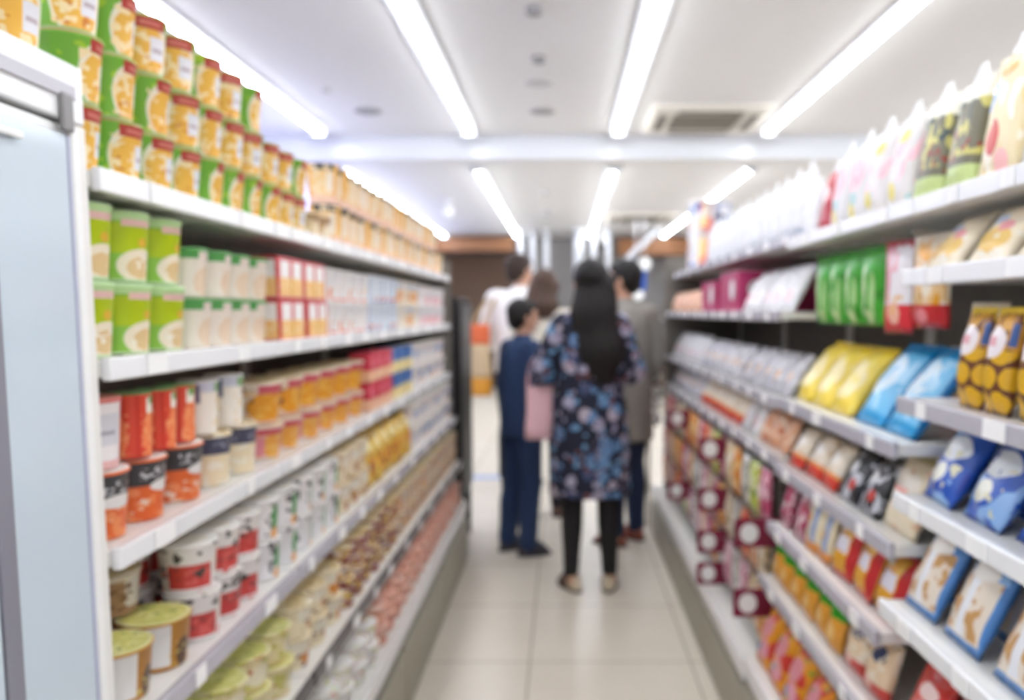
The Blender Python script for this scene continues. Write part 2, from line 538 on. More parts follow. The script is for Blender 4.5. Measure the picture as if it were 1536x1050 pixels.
# white hanging poles of the counter canopy
def pole(x, y, z0, z1, r, label, x1=None):
    o = empty('hanging_pole', (x, y, 0))
    dx = 0 if x1 is None else x1 - x
    mesh_obj('tube', cyl_bm((0, 0, z1 - .012), (dx, 0, z0), r, 14), M['housing'], o, True)
    mesh_obj('ceiling_plate', cyl_bm((0, 0, z1 - .012), (0, 0, z1 - .0005), r * 1.5, 16), M['white'], o)
    mesh_obj('end_cap', cyl_bm((dx, 0, z0 - .02), (dx, 0, z0), r * 1.08, 14), M['chrome'], o)
    tag(o, label, 'pole')
for i, (px, lab) in enumerate([(782, 'leftmost white pole over the counter, above the man in white'), (800, 'second white pole over the counter from the left'), (820, 'third white pole over the counter, above the brown hair'),
                               (868, 'thick white pole over the counter, above the long black hair'), (890, 'white pole just right of the long black hair'), (912, 'rightmost upright white pole, over the man in grey')]):
    pole((px - CX) / F * 12.9, 12.9, 1.75 if px != 868 else 1.9, CEIL2, .045 if px != 868 else .08, lab)
pole(1.42, 12.6, 2.02, CEIL2, .05, 'slanting white pole right of the counter poles', .90)

# blue hanging sign by the grey wall
o = empty('hanging_sign', (1.0, 11.0, 0))
bm = box_bm(-.085, .085, -.012, .012, 1.58, 1.95, .006)
mesh_obj('panel', bm, plain('blue_sign', '#1F55B0', .4), o)
mesh_obj('badge', cyl_bm((.06, -.013, 1.93), (.06, -.03, 1.93), .085, 20), M['white'], o)
mesh_obj('badge', cyl_bm((-.02, -.013, 1.52), (-.02, -.03, 1.52), .07, 20), M['white'], o)
for s in (-1, 1):
    mesh_obj('wire', cyl_bm((s * .06, 0, 1.95), (s * .06, 0, CEIL2 - .001), .004, 8), M['chrome'], o)
tag(o, 'small blue hanging sign with white round badges near the grey wall', 'sign')

# unseen chilled cabinet added at the left wall to carry a bluish glow
o = empty('wall_cooler', (-2.2, 9.0, 0))
mesh_obj('carcass', box_bm(-.34, .25, -3.6, 4.6, .0, 1.95, .01), M['white_metal'], o)
mesh_obj('header', box_bm(.251, .28, -3.55, 4.55, 1.70, 1.95, .004), plain('cooler_header', '#AEB9DC', .4), o)
for k in range(6):
    dd = mesh_obj('door', box_bm(.251, .275, -3.5 + k * 1.34, -3.5 + k * 1.34 + 1.32, .12, 1.68, .005), M['pale_glass'], o)
    mesh_obj('handle', cyl_bm((.30, -3.5 + k * 1.34 + 1.25, .7), (.30, -3.5 + k * 1.34 + 1.25, 1.3), .012, 10), M['chrome'], dd)
mesh_obj('added_glow_strip', box_bm(-.05, .05, -3.5, 4.5, 1.9505, 1.975, .004), emit('added_blue_glow', '#8C9DFF', 3.0), o)  # added glowing strip that washes the left wall and ceiling blue
tag(o, 'unseen long white wall cooler with an added bluish glow strip, behind the noodle shelving', 'cooler')

# counter
o = empty('service_counter', (1.3, 13.0, 0))
mesh_obj('counter_body', box_bm(-1.6, 2.3, -.3, .3, .08, .92, .01), plain('brown_counter', '#5A463A', .5), o)
mesh_obj('plinth', box_bm(-1.55, 2.25, -.26, .26, 0, .08), M['dark'], o)
mesh_obj('counter_top', box_bm(-1.63, 2.33, -.33, .33, .9205, .96, .008), M['wall_grey'], o)
tag(o, 'brown service counter at the far end of the shop', 'counter')

# blue floor tape
tp = mesh_obj('floor_tape', box_bm(-.95, -.42, 6.42, 6.55, .0005, .002), plain('blue_tape', '#8FA9D6', .4))
tag(tp, 'pale blue strip of floor tape beyond the noodle gondola', 'floor tape')

# ------------------------------------------------------------------ gondolas
def gondola(side, y0, y1, shelves, label, base_z, base_x, kick_x, back_x, top, rails, hooks=(), end=None):
    """side -1 left, +1 right; shelves: list of (z, front_x)"""
    o = empty('shelving_unit', (side * (abs(back_x) - .2), (y0 + y1) / 2, 0))
    ox, oy = o.location.x, o.location.y
    def add(name, x0, x1, ya, yb, z0, z1, mat, par=None, bev=.002):
        return mesh_obj(name, box_bm(min(x0, x1) - ox, max(x0, x1) - ox, ya - oy, yb - oy, z0, z1, bev), mat, par or o)
    g = .001
    add('back_panel', side * back_x, side * (back_x + .02), y0 + g, y1 - g, .06, top, M['panel'])
    for yy in (y0 + g, y1 - g - .025):
        add('upright', side * (back_x - .012), side * (back_x - .001), yy, yy + .025, .06, top + .02, M['white_metal'])
    add('base_deck', side * base_x, side * (back_x - .013), y0 + g, y1 - g, base_z - .03, base_z, M['white_metal'])
    add('deck_rail', side * (base_x - .012), side * (base_x - .0005), y0 + g, y1 - g, base_z - .045, base_z + .012, M['rail_white'])
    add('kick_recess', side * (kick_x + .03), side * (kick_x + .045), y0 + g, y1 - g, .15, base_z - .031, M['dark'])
    add('kick_panel', side * kick_x, side * (kick_x + .02), y0 + .006, y1 - .006, .004, base_z - .075, M['kick'])
    for k, (z, fx) in enumerate(shelves):
        s = add('shelf', side * fx, side * (back_x - .013), y0 + g + .002, y1 - g - .002, z - .022, z, M['white_metal'])
        rail = rails[k]
        add('price_rail', side * (fx - .014), side * (fx - .0005), y0 + g + .004, y1 - g - .004, z - .027, z + .004, M[rail], s, .003)
        nt = max(2, int((y1 - y0) / .22))
        for i in range(nt):
            yy = y0 + (i + .5) * (y1 - y0) / nt + R.uniform(-.04, .04)
            wv = R.choice((.035, .05, .06))
            add('price_tag', side * (fx - .0165), side * (fx - .0145), yy - wv / 2, yy + wv / 2, z - .025, z + .003, M['tag'], s, 0)
    for (hy, hz, fx) in hooks:
        bm = cyl_bm((side * (back_x - .002) - ox, hy - oy, hz), (side * fx - ox, hy - oy, hz), .0022, 8)
        mesh_obj('hook', bm, M['chrome'], o)
    if end is not None:      # closing panel at the open end of the run
        add('end_panel', side * (base_x + .06), side * (back_x + .02), end, end + .006, .004, top, M['panel'])
    tag(o, label, 'shelf', 'shelving units of the noodle aisle' if side < 0 else 'shelving units of the snack aisle')
    return o

LZ = [(1.48, .60), (1.237, .60), (.985, .60), (.757, .57), (.522, .545)]
LR = ['rail_white', 'rail_white', 'rail_white', 'rail_grey', 'rail_dark']
LB = [1.072, 1.72, 2.60, 3.47, 4.34]
for i, lab in enumerate(['white noodle shelving unit beside the pale glass-doored cabinet', 'second noodle shelving unit from the pale glass-doored cabinet', 'third noodle shelving unit from the pale glass-doored cabinet', 'farthest noodle shelving unit, beside the black rack']):
    gondola(-1, LB[i], LB[i + 1], LZ, lab, .29, .525, .505, 1.0, 1.56, LR, (), LB[4] + .0005 if i == 3 else None)
RB = [.80, 1.515, 2.37, 3.04, 3.93, 4.93]
RNEAR = [(1.50, .64), (1.372, .62), (1.145, .62), (.967, .62), (.767, .60), (.52, .59)]
RMID = [(1.50, .64), (1.056, .62), (.866, .62), (.697, .60), (.541, .58)]
RFAR = [(1.52, .66), (1.30, .62), (1.05, .62), (.882, .62)]
hk_mid = [(y, 1.452, .66) for y in (1.595, 1.745, 1.885, 2.0, 2.115, 2.23, 2.345 - .02)]
RTZ = (.842, .662, .482)
gondola(1, RB[0], RB[1], RNEAR, 'nearest snack shelving unit, with blue bags and honeycomb packs', .29, .54, .525, 1.05, 1.60, ['rail_white', 'rail_white', 'rail_grey', 'rail_white', 'rail_white', 'rail_grey'])
gondola(1, RB[1], RB[2], RMID, 'second snack shelving unit, with green, yellow and sky-blue bags', .29, .54, .525, 1.05, 1.60, ['rail_white', 'rail_grey', 'rail_grey', 'rail_grey', 'rail_grey'], hk_mid)
HOOKS = {}
for i in (2, 3, 4):
    y0, y1 = RB[i], RB[i + 1]
    n = int((y1 - y0 - .02) / .112)
    hk = [(y0 + .01 + (k + .5) * (y1 - y0 - .02) / n, z, .575) for k in range(n) for z in RTZ]
    HOOKS[i] = hk
    gondola(1, y0, y1, RFAR, ['third snack shelving unit, hung with small packs and burgundy cards', 'fourth snack shelving unit, hung with small packs and burgundy cards', 'farthest snack shelving unit, under the tall colourful card display'][i - 2], .26, .54, .525, 1.05, 1.62, ['rail_grey'] * 4, hk, RB[5] + .0005 if i == 4 else None)

# ------------------------------------------------------------------ left front: cabinet with a pale glass door
cab = empty('glass_door_cabinet', (-.93, .55, 0))
def cb(name, x0, x1, y0, y1, z0, z1, mat, par=None, bev=.003):
    return mesh_obj(name, box_bm(x0 + .93, x1 + .93, y0 - .55, y1 - .55, z0, z1, bev), mat, par or cab)
cb('carcass', -1.28, -.632, .06, 1.069, .12, 1.585, M['white_metal'])
cb('plinth', -1.26, -.66, .08, 1.05, 0, .12, M['dark'])
cb('top_rail', -.631, -.598, .06, 1.069, 1.53, 1.60, M['rail_white'])
cb('top_groove', -.5975, -.594, .06, 1.045, 1.556, 1.572, M['rail_grey'], None, 0)
d = cb('door', -.63, -.604, .09, 1.050, .14, 1.525, M['white'])
cb('glass_pane', -.6035, -.5985, .890, 1.028, .17, 1.512, M['pale_glass'], d, .001)
cb('glass_pane', -.6035, -.5985, .12, .86, .17, 1.512, M['pale_glass'], d, .001)
for y0, y1, z0, z1 in ((1.0345, 1.050, .14, 1.525), (.091, .119, .14, 1.525)):
    cb('door_stile', -.6035, -.595, y0, y1, z0, z1, M['white'], d)
cb('door_seal', -.6035, -.597, 1.0285, 1.034, .17, 1.512, plain('lavender_seal', '#B9BCD0', .5), d, .001)
cb('dark_gap_strip', -.6035, -.596, .862, .889, .17, 1.512, plain('grey_gap_shade', '#85848F', .5), d, .001)  # solid grey strip painting the shade of the gap beside the pane
cb('white_door_bar', -.5955, -.590, .87, .935, 1.488, 1.497, M['white'], d, .002)  # thin white bar across the edge of the door
cb('hinge', -.5975, -.590, 1.012, 1.034, 1.515, 1.56, M['vent'])
cb('corner_post', -.632, -.598, 1.0505, 1.070, .14, 1.529, M['white_metal'])
cb('handle', -.5955, -.590, .868, .885, 1.44, 1.50, M['dark'], d)
tag(cab, 'white cabinet with a pale blue reflecting glass door at the aisle entrance', 'cabinet')

# ------------------------------------------------------------------ packaging designs
D = {}
def dz(key, base, layers, rough=.4): D[key] = design('print_' + key, base, layers, rough)
# left gondola
dz('green_oval', '#78B43C', [('noise', 5, .60, '#A6CC36', None, 1), ('ell', .52, .44, .335, .54, '#F3EAD6'), ('ell', .50, .40, .275, .42, '#EDB84E'), ('noise', 7, .54, '#F6E0B0', (.2, .8, .1, .8), 3), ('noise', 9, .64, '#D2822E', (.26, .72, .05, .46), 5),
                            ('rect', .52, .76, .26, .66, '#E9E8EE'), ('rect', .55, .73, .40, .47, '#BDAFB6'), ('rect', .32, .74, .78, .97, '#B8443C'), ('rect', .40, .66, .84, .91, '#D88076'), ('band', 0, .06, '#A4CC88')])
dz('beige_small', '#E9D3AE', [('noise', 6, .56, '#C89F6A', None, 2), ('band', .7, .95, '#B99672'), ('ell', .5, .4, .25, .3, '#F4E6CC')])
dz('tan_tall', '#F3CF94', [('band', .86, 1, '#4A4A4E'), ('noise', 6, .55, '#F4E2C4', None, 4), ('col', .38, .62, '#F2B95E'), ('band', .0, .22, '#EFC9B4'), ('noise', 9, .64, '#E59A6A', (.1, .9, .1, .5), 6), ('rect', .1, .34, .3, .8, '#F7EBDC')])
dz('lime_tall', '#8CBF45', [('band', .88, 1, '#BFE0A0'), ('rect', .12, .88, .42, .85, '#B4C814'), ('rect', .26, .72, .80, .90, '#EFC6C0'), ('ell', .5, .24, .3, .25, '#EFE3CC'), ('ell', .5, .22, .2, .16, '#DDBE8A'), ('noise', 8, .6, '#F2EBDB', (.3, .7, .05, .4), 2), ('ell', .5, .58, .07, .07, '#E0B33C'), ('band', 0, .05, '#C7DDB0')])
dz('cream_green', '#F1E6D8', [('band', .80, 1, '#58A656'), ('rect', .28, .66, .76, .95, '#F4E4DA'), ('ell', .5, .34, .34, .30, '#EBD2B8'), ('noise', 8, .62, '#E6C3A6', (.2, .8, .1, .6), 4), ('band', 0, .04, '#E9DACB')])
dz('red_frame', '#C83640', [('rect', .08, .44, .50, .92, '#F4EFEC'), ('rect', .56, .92, .50, .92, '#F4EFEC'), ('rect', .06, .46, .05, .50, '#F0BE74'), ('rect', .54, .94, .05, .50, '#F0BE74'), ('noise', 9, .56, '#F6DCAA', (.06, .94, .06, .48), 3), ('col', .46, .54, '#DDA52B'), ('rect', .44, .56, .52, 1, '#C9303A'), ('band', .0, .05, '#E88890')])
dz('white_orange', '#F3F0F0', [('band', .62, .95, '#F1EEEE'), ('noise', 6, .6, '#F2DCC8', (0, 1, .2, .7), 2), ('ell', .62, .26, .12, .2, '#E8895A'), ('rect', .1, .42, .05, .12, '#E9785E'), ('noise', 10, .66, '#C9D3E6', (0, 1, .55, .95), 7)])
dz('pale_blue', '#E7ECF3', [('stripe', 4, 0, .45, '#CBD9EB'), ('rect', .3, .7, .1, .25, '#D8785A'), ('rect', .2, .5, .02, .12, '#6E7FB0'), ('noise', 8, .64, '#F5F5F6', None, 2)])
dz('cream_orange', '#F3EADD', [('ell', .5, .36, .28, .28, '#E5A765'), ('noise', 9, .6, '#F2D8B3', (.2, .8, .1, .6), 3), ('rect', .2, .8, .72, .9, '#C8D2E2')])
dz('white_pink', '#F5EFEE', [('ell', .5, .3, .3, .24, '#F0C6C8'), ('noise', 8, .6, '#EE9CA6', (.25, .85, .1, .5), 2), ('noise', 7, .62, '#CFDAE8', (0, 1, .5, 1), 4)])
dz('white_red_side', '#F1EAEA', [('col', .70, 1, '#D8433A'), ('rect', .08, .6, .35, .8, '#DAD9DF'), ('rect', .14, .5, .5, .56, '#A9A9B4'), ('band', .0, .14, '#E8B7B4'), ('band', .95, 1, '#D96A68')])
dz('red_orange', '#D8472F', [('ell', .5, .36, .30, .40, '#EE8150'), ('noise', 8, .55, '#F3A06E', (.15, .85, .05, .7), 2), ('rect', .3, .62, .70, .94, '#EFE9DC'), ('rect', .38, .62, .84, .97, '#5E9E4C'), ('col', 0, .12, '#C6301F')])
dz('cream_navy', '#F0E8DC', [('band', .80, 1, '#C9CBD8'), ('noise', 6, .58, '#E9C992', (.2, .8, .05, .75), 4), ('rect', .55, .9, .6, .95, '#585C7E'), ('rect', .3, .6, .8, .98, '#7FA86C')])
dz('black_band', '#E2672C', [('noise', 6, .52, '#EE8F58', (0, 1, 0, .55), 2), ('noise', 7, .62, '#F3D9C4', (0, 1, .0, .5), 5), ('band', .58, .96, '#37373B'), ('rect', .15, .85, .68, .86, '#37373B'), ('noise', 16, .55, '#C9C9CE', (.18, .84, .68, .86), 8), ('ell', .5, .56, .22, .10, '#EFEDEA')])
dz('navy_band', '#EFDCB9', [('noise', 6, .55, '#F4EBD8', None, 2), ('band', .62, .95, '#44455F'), ('noise', 15, .57, '#9C9DB2', (.2, .8, .70, .86), 4)])
dz('orange_bowl', '#F0E2D0', [('ell', .5, .42, .40, .42, '#E79B26'), ('noise', 7, .55, '#F0B94E', (.1, .9, .05, .8), 3), ('rect', .25, .75, .74, .95, '#D5586A'), ('noise', 10, .6, '#8A4A2C', (0, .2, .3, 1), 4), ('band', 0, .08, '#F0C7BC')])
dz('red_box', '#D13A50', [('band', 0, .40, '#F2C6A6'), ('noise', 8, .56, '#E8A66C', (0, 1, 0, .40), 3), ('rect', .1, .5, .55, .8, '#E87E8A')])
dz('blue_yellow', '#F1E3A8', [('band', .48, 1, '#2F63A8'), ('noise', 10, .6, '#8FB1DA', (.1, .9, .55, .9), 3), ('noise', 8, .58, '#E5B85A', (0, 1, 0, .45), 5)])
dz('white_blue_spot', '#F1EEEC', [('ell', .4, .55, .16, .2, '#9DB9E0'), ('ell', .66, .3, .2, .2, '#F2C8A0'), ('noise', 9, .64, '#E9988A', None, 5)])
dz('pink_orange_bowl', '#F3D9D0', [('ell', .5, .42, .36, .44, '#EFA53B'), ('noise', 7, .55, '#F3C66A', (.1, .9, .05, .8), 3), ('rect', .1, .9, .74, .92, '#D84A5E'), ('rect', 0, .2, .1, .7, '#E48B96')])
dz('amber_bowl', '#B97F24', [('rect', .05, .32, .1, .95, '#E9E7E4'), ('rect', .62, .92, .15, .9, '#EEE8E6'), ('ell', .48, .3, .1, .3, '#5A3B28'), ('noise', 9, .62, '#CFC06A', (.3, .7, .05, .6), 4)])
dz('brown_bowl', '#A98463', [('rect', .3, .55, .2, .9, '#DAD4D0'), ('noise', 7, .58, '#7E5A3E', None, 2), ('band', .86, 1, '#E0D6C8')])
dz('lime_lid', '#E3DDC8', [('ell', .5, .5, .44, .44, '#CFCB72'), ('noise', 7, .55, '#E3DE9A', (.1, .9, .1, .9), 3), ('noise', 9, .64, '#7C8E3E', (.15, .85, .15, .85), 6)], .3)
dz('red_black', '#ECE7E4', [('rect', .0, .55, .1, .6, '#C7403C'), ('noise', 6, .58, '#3C3836', (0, 1, .3, 1), 4), ('noise', 7, .56, '#D9605A', (.2, 1, 0, .5), 7), ('ell', .7, .55, .16, .3, '#EFEBE2')])
dz('white_black_green', '#EDEBEC', [('noise', 5, .57, '#58565E', (.2, 1, .1, 1), 3), ('ell', .5, .52, .13, .36, '#3E9A44'), ('ell', .5, .14, .16, .14, '#E7A963')])
dz('beige_brown', '#EEDFC4', [('noise', 6, .58, '#C9A36E', None, 5), ('rect', .2, .8, .55, .85, '#F4EDE0'), ('ell', .5, .25, .2, .16, '#B2703A')])
dz('yellow_brown_bag', '#E0B23F', [('noise', 6, .54, '#E9CB6A', None, 3), ('ell', .5, .35, .3, .22, '#C97E2E'), ('noise', 7, .62, '#8A5A2E', None, 6), ('rect', .2, .8, .65, .85, '#EFDDA2')])
dz('lime_cream', '#E9DDB2', [('noise', 6, .54, '#C9C468', None, 4), ('ell', .5, .45, .22, .3, '#F2EBD2'), ('noise', 8, .66, '#BF5A3A', None, 7), ('band', .0, .12, '#DCC795')])
dz('cream_brown', '#EFE3C2', [('ell', .55, .42, .22, .36, '#D8892C'), ('noise', 7, .62, '#7A4A30', None, 4), ('rect', .15, .5, .5, .9, '#F5EFDC')])
dz('maroon_mix', '#8E4046', [('noise', 6, .53, '#E0C06A', None, 4), ('noise', 7, .6, '#F0E4E0', None, 8), ('noise', 6, .64, '#2E2426', None, 11)])
dz('orange_grey', '#C9B9A4', [('noise', 6, .55, '#E0A35A', None, 2), ('noise', 7, .6, '#EDE7E2', None, 5), ('noise', 7, .64, '#B05A50', None, 9)])
dz('white_tray', '#EFEDEA', [('noise', 6, .63, '#D9E08A', None, 6), ('noise', 7, .66, '#E8958A', None, 2), ('noise', 5, .62, '#D5D2CE', None, 4)])
dz('salmon', '#EBB49E', [('noise', 6, .54, '#E8876A', None, 3), ('noise', 7, .58, '#F2DFD6', None, 6), ('noise', 8, .66, '#E98C3C', None, 9), ('band', 0, .1, '#D6CDC6')])
dz('lid_white', '#EDEBE6', [('ell', .5, .5, .35, .35, '#E8E0D2')], .3)
dz('lid_cream', '#E9DCC0', [('ell', .5, .5, .42, .42, '#D9BE84'), ('noise', 6, .56, '#F0E8D0', None, 3), ('noise', 7, .64, '#A6703C', None, 6)], .3)
dz('lid_salmon', '#EDC7B6', [('ell', .5, .5, .42, .42, '#E69A80'), ('noise', 6, .56, '#F4E4DA', None, 3), ('noise', 7, .62, '#D86A50', None, 6)], .3)
dz('lid_green', '#4F9A52', [('ell', .5, .5, .36, .36, '#7FB36E')], .3)
dz('lid_grey', '#4B4A4E', [('ell', .5, .5, .36, .36, '#6A696C')], .3)
dz('lid_red', '#C4564C', [('ell', .5, .5, .36, .36, '#E6A690')], .3)
dz('lid_pale_green', '#BFE0A6', [('ell', .5, .5, .36, .36, '#D4EBC2')], .3)
# right gondola
F_ = .3
dz('hex_honey', '#6B3D28', [('hex', 2.0, 4.2, .47, '#DFAE24'), ('band', .62, 1, '#D29A38'), ('noise', 7, .55, '#7A4A2C', (0, 1, .62, 1), 5), ('ell', .5, .70, .30, .16, '#F3EAEC'), ('rect', .3, .62, .66, .75, '#E2A4AC'), ('rect', .86, .96, .66, .88, '#3C5F9E')], F_)
dz('sky_blue', '#6FBDE8', [('band', .86, 1, '#1F93D2'), ('band', 0, .12, '#2C9EDA'), ('ell', .46, .56, .30, .26, '#D9ECFA'), ('noise', 4, .56, '#A6D6F3', (.1, .9, .15, .85), 3), ('col', .93, 1, '#1579BE')], F_)
dz('yellow', '#EFD24A', [('ell', .5, .46, .36, .30, '#F6E4A6'), ('noise', 5, .58, '#F1DC74', None, 3), ('band', .9, 1, '#E8C51F')], F_)
dz('green_leaf', '#3FA62E', [('ell', .34, .46, .12, .34, '#BFD8A0'), ('ell', .68, .40, .10, .30, '#A6CE88'), ('noise', 5, .62, '#2F8A22', None, 4), ('ell', .5, .12, .1, .1, '#C9D9A0')], F_)
dz('pink_white', '#F1EDEF', [('rect', 0, .42, .35, 1, '#E58FA0'), ('noise', 5, .58, '#EFB6C2', (0, .6, .3, 1), 3), ('band', 0, .32, '#D8323C'), ('ell', .5, .22, .22, .12, '#F0B8A0'), ('noise', 6, .6, '#E8B46A', (0, 1, .2, .42), 6)], F_)
dz('fruit_red', '#E9C38A', [('noise', 5, .55, '#F2E6D2', None, 3), ('noise', 6, .6, '#E8A32A', None, 6), ('noise', 6, .66, '#B9803C', None, 9), ('band', 0, .26, '#C92A32'), ('ell', .4, .14, .2, .08, '#E58A90')], F_)
dz('royal_blue', '#1F55B8', [('ell', .5, .62, .36, .16, '#E9EDF2'), ('noise', 4, .57, '#8FB7E6', None, 3), ('ell', .45, .3, .22, .13, '#EFEFE4'), ('noise', 6, .62, '#DCD8B8', (.1, .9, .1, .6), 6), ('noise', 4, .66, '#1238A0', None, 9), ('band', .88, 1, '#6FA0DC')], F_)
dz('blue_cream', '#4F86C6', [('rect', .12, .88, .08, .66, '#E9DCCB'), ('noise', 5, .55, '#C99A62', (.12, .88, .1, .66), 3), ('rect', .4, .6, .1, .7, '#EDEEF2'), ('noise', 4, .6, '#86B2E2', (0, 1, .66, 1), 5), ('ell', .5, .7, .3, .1, '#F4F0EA')], F_)
dz('red_pack', '#D03A36', [('ell', .45, .4, .26, .2, '#EBA6A6'), ('noise', 4, .58, '#E2625C', None, 3), ('ell', .6, .7, .2, .1, '#F1D7D2'), ('noise', 5, .68, '#9C1F24', None, 7)], F_)
dz('cream_warm', '#F3E5C8', [('ell', .5, .34, .34, .22, '#EBC46C'), ('noise', 5, .6, '#F6EFDF', None, 3), ('ell', .62, .55, .16, .10, '#E89AA0'), ('ell', .4, .7, .2, .08, '#C7D3E6')], F_)
dz('cream_yellow_tall', '#E6D6AE', [('noise', 4, .58, '#F7F0DF', None, 3), ('ell', .5, .84, .2, .06, '#D99A4A'), ('ell', .32, .64, .12, .12, '#A7BFE6'), ('ell', .5, .32, .16, .14, '#C8473F'), ('ell', .72, .12, .14, .1, '#F0B8B4'), ('noise', 6, .66, '#E9CB8A', None, 7)], F_)
dz('dark_green_mix', '#6E6A54', [('band', .78, 1, '#E8E4D4'), ('noise', 5, .55, '#C8C06A', (0, 1, .3, .8), 3), ('noise', 6, .56, '#8A4030', (0, 1, .25, .55), 6), ('band', 0, .22, '#C2D38C'), ('noise', 6, .6, '#3C4A46', (0, 1, .5, .8), 9)], F_)
dz('white_pink_yellow', '#DDD8D4', [('noise', 4, .58, '#F0BFC8', (0, 1, .25, .85), 3), ('ell', .6, .76, .2, .08, '#F0CB6A'), ('ell', .4, .2, .14, .09, '#E6D45A'), ('noise', 6, .68, '#9CC7C6', (0, 1, .1, .5), 6)], F_)
dz('white_rose', '#DCD9D8', [('ell', .5, .58, .34, .22, '#F3C3CC'), ('noise', 5, .62, '#E79AAA', (.2, .8, .3, .75), 3), ('ell', .5, .16, .14, .09, '#E7D66A'), ('ell', .62, .28, .1, .08, '#A8CFCB')], F_)
dz('white_plain_bag', '#E0E0E2', [('noise', 5, .6, '#E2E4E8', None, 3), ('band', 0, .1, '#B9C4D6'), ('noise', 6, .68, '#CFD6E0', (0, 1, .1, .5), 6)], F_)
dz('deep_red_bag', '#B01E2C', [('noise', 5, .62, '#D8606A', None, 3), ('ell', .5, .6, .25, .14, '#F3D8D8')], F_)
dz('silver_white', '#E4E3E6', [('noise', 4, .55, '#F6F5F6', None, 3), ('ell', .5, .3, .24, .14, '#EBC9CC'), ('noise', 6, .66, '#A9A8B2', None, 6)], F_)
dz('silver_grey', '#C5C4CC', [('noise', 4, .54, '#E3E2E8', None, 3), ('noise', 6, .63, '#8D8A92', None, 6), ('ell', .55, .4, .18, .14, '#E2BFA8')], F_)
dz('cream_big', '#F1E3C6', [('ell', .5, .55, .36, .24, '#F6EEE0'), ('noise', 5, .62, '#EBC3A0', None, 3), ('rect', .25, .7, .48, .54, '#E49A8C'), ('noise', 6, .66, '#E8A690', (.1, .9, .2, .5), 6), ('band', .9, 1, '#CFC08A')], F_)
dz('black_white', '#26272E', [('noise', 5, .55, '#C7C9D2', None, 3), ('ell', .4, .6, .2, .12, '#EDEDF0'), ('ell', .66, .3, .12, .1, '#C8463E')], F_)
dz('cream_red_base', '#F2E5D2', [('noise', 5, .58, '#E4CBAA', None, 3), ('band', 0, .24, '#D8402F'), ('band', .24, .32, '#EBA05A'), ('ell', .5, .6, .26, .16, '#F8F2EA')], F_)
dz('peach_pack', '#E2A67E', [('noise', 5, .56, '#F0D6BE', None, 3), ('noise', 6, .62, '#C8603C', None, 6)], F_)
dz('red_yellow_white', '#E3A326', [('noise', 5, .58, '#F0BE4E', None, 3), ('rect', .2, .75, .44, .72, '#E4E0EA'), ('col', .78, 1, '#C52E32'), ('band', 0, .12, '#C93A2C'), ('noise', 7, .64, '#C65A22', (.1, .8, .1, .42), 6), ('rect', .1, .4, .78, .92, '#DBD3C4')], F_)
dz('narrow_yellow_blue', '#EDE2C6', [('col', .55, .8, '#8FA3CC'), ('noise', 5, .58, '#E8B55A', (0, .6, 0, .7), 3), ('band', 0, .2, '#E8943C')], F_)
dz('magenta_mix', '#B03A62', [('noise', 5, .55, '#E8D2DA', None, 3), ('noise', 6, .6, '#8E1F3C', None, 6), ('noise', 6, .66, '#7A8A6A', None, 9)], F_)
dz('green_cap_orange', '#E7A23C', [('band', .60, .88, '#2F9E22'), ('band', .88, 1, '#E6E9E0'), ('col', 0, .16, '#E5DFD6'), ('ell', .5, .34, .26, .14, '#F2C878'), ('noise', 6, .66, '#C9741F', (.1, .9, .05, .5), 6)], F_)
dz('peach_navy', '#EBD0AC', [('ell', .6, .72, .2, .14, '#2F4067'), ('band', .0, .26, '#D2453C'), ('noise', 5, .56, '#F3E4CE', (0, 1, .26, 1), 3), ('ell', .4, .2, .2, .1, '#EFB9A8')], F_)
dz('orange_red_fun', '#EDA02A', [('noise', 4, .54, '#D8443A', None, 3), ('ell', .45, .7, .30, .18, '#E89AA6'), ('ell', .6, .35, .2, .18, '#E7A0B4'), ('ell', .3, .3, .12, .1, '#7D93B8'), ('noise', 6, .68, '#8FAE3A', None, 8)], F_)
for k, (a, b_, c_) in dict(hp_peach=('#D9A27C', '#F0DCCB', '#8A5A40'), hp_orange=('#DE8A34', '#F0C884', '#A8401E'), hp_beige=('#CDB58E', '#EDE3D2', '#6E5A40'), hp_pink=('#C98AA0', '#EBD5DE', '#7E2A4A'),
                           hp_grey=('#A5A39C', '#E6E4E0', '#4A4844'), hp_red=('#D2452C', '#EFA27C', '#7E1E1E'), hp_lime=('#B6C24A', '#E6E8C2', '#5A7A2A'), hp_mag=('#B04468', '#E6BCCB', '#5E1430')).items():
    dz(k, a, [('noise', 5, .54, b_, None, 3), ('noise', 6, .62, c_, None, 7), ('ell', .5, .62, .26, .14, b_)], F_)
M['burgundy'] = plain('burgundy_card', '#7A0F34', .45)
M['magenta_card'] = plain('magenta_box', '#B02A60', .45)
M['seal_blue'] = plain('blue_seal', '#2C8CCB', .3)
M['seal_navy'] = plain('navy_seal', '#1B3F92', .3)
M['seal_yellow'] = plain('yellow_seal', '#E6C433', .3)
M['seal_green'] = plain('green_seal', '#358F28', .3)
M['seal_cream'] = plain('cream_seal', '#E8DDC6', .3)
M['seal_red'] = plain('red_seal', '#B8282A', .3)
M['seal_silver'] = plain('silver_seal', '#CFCFD4', .25)

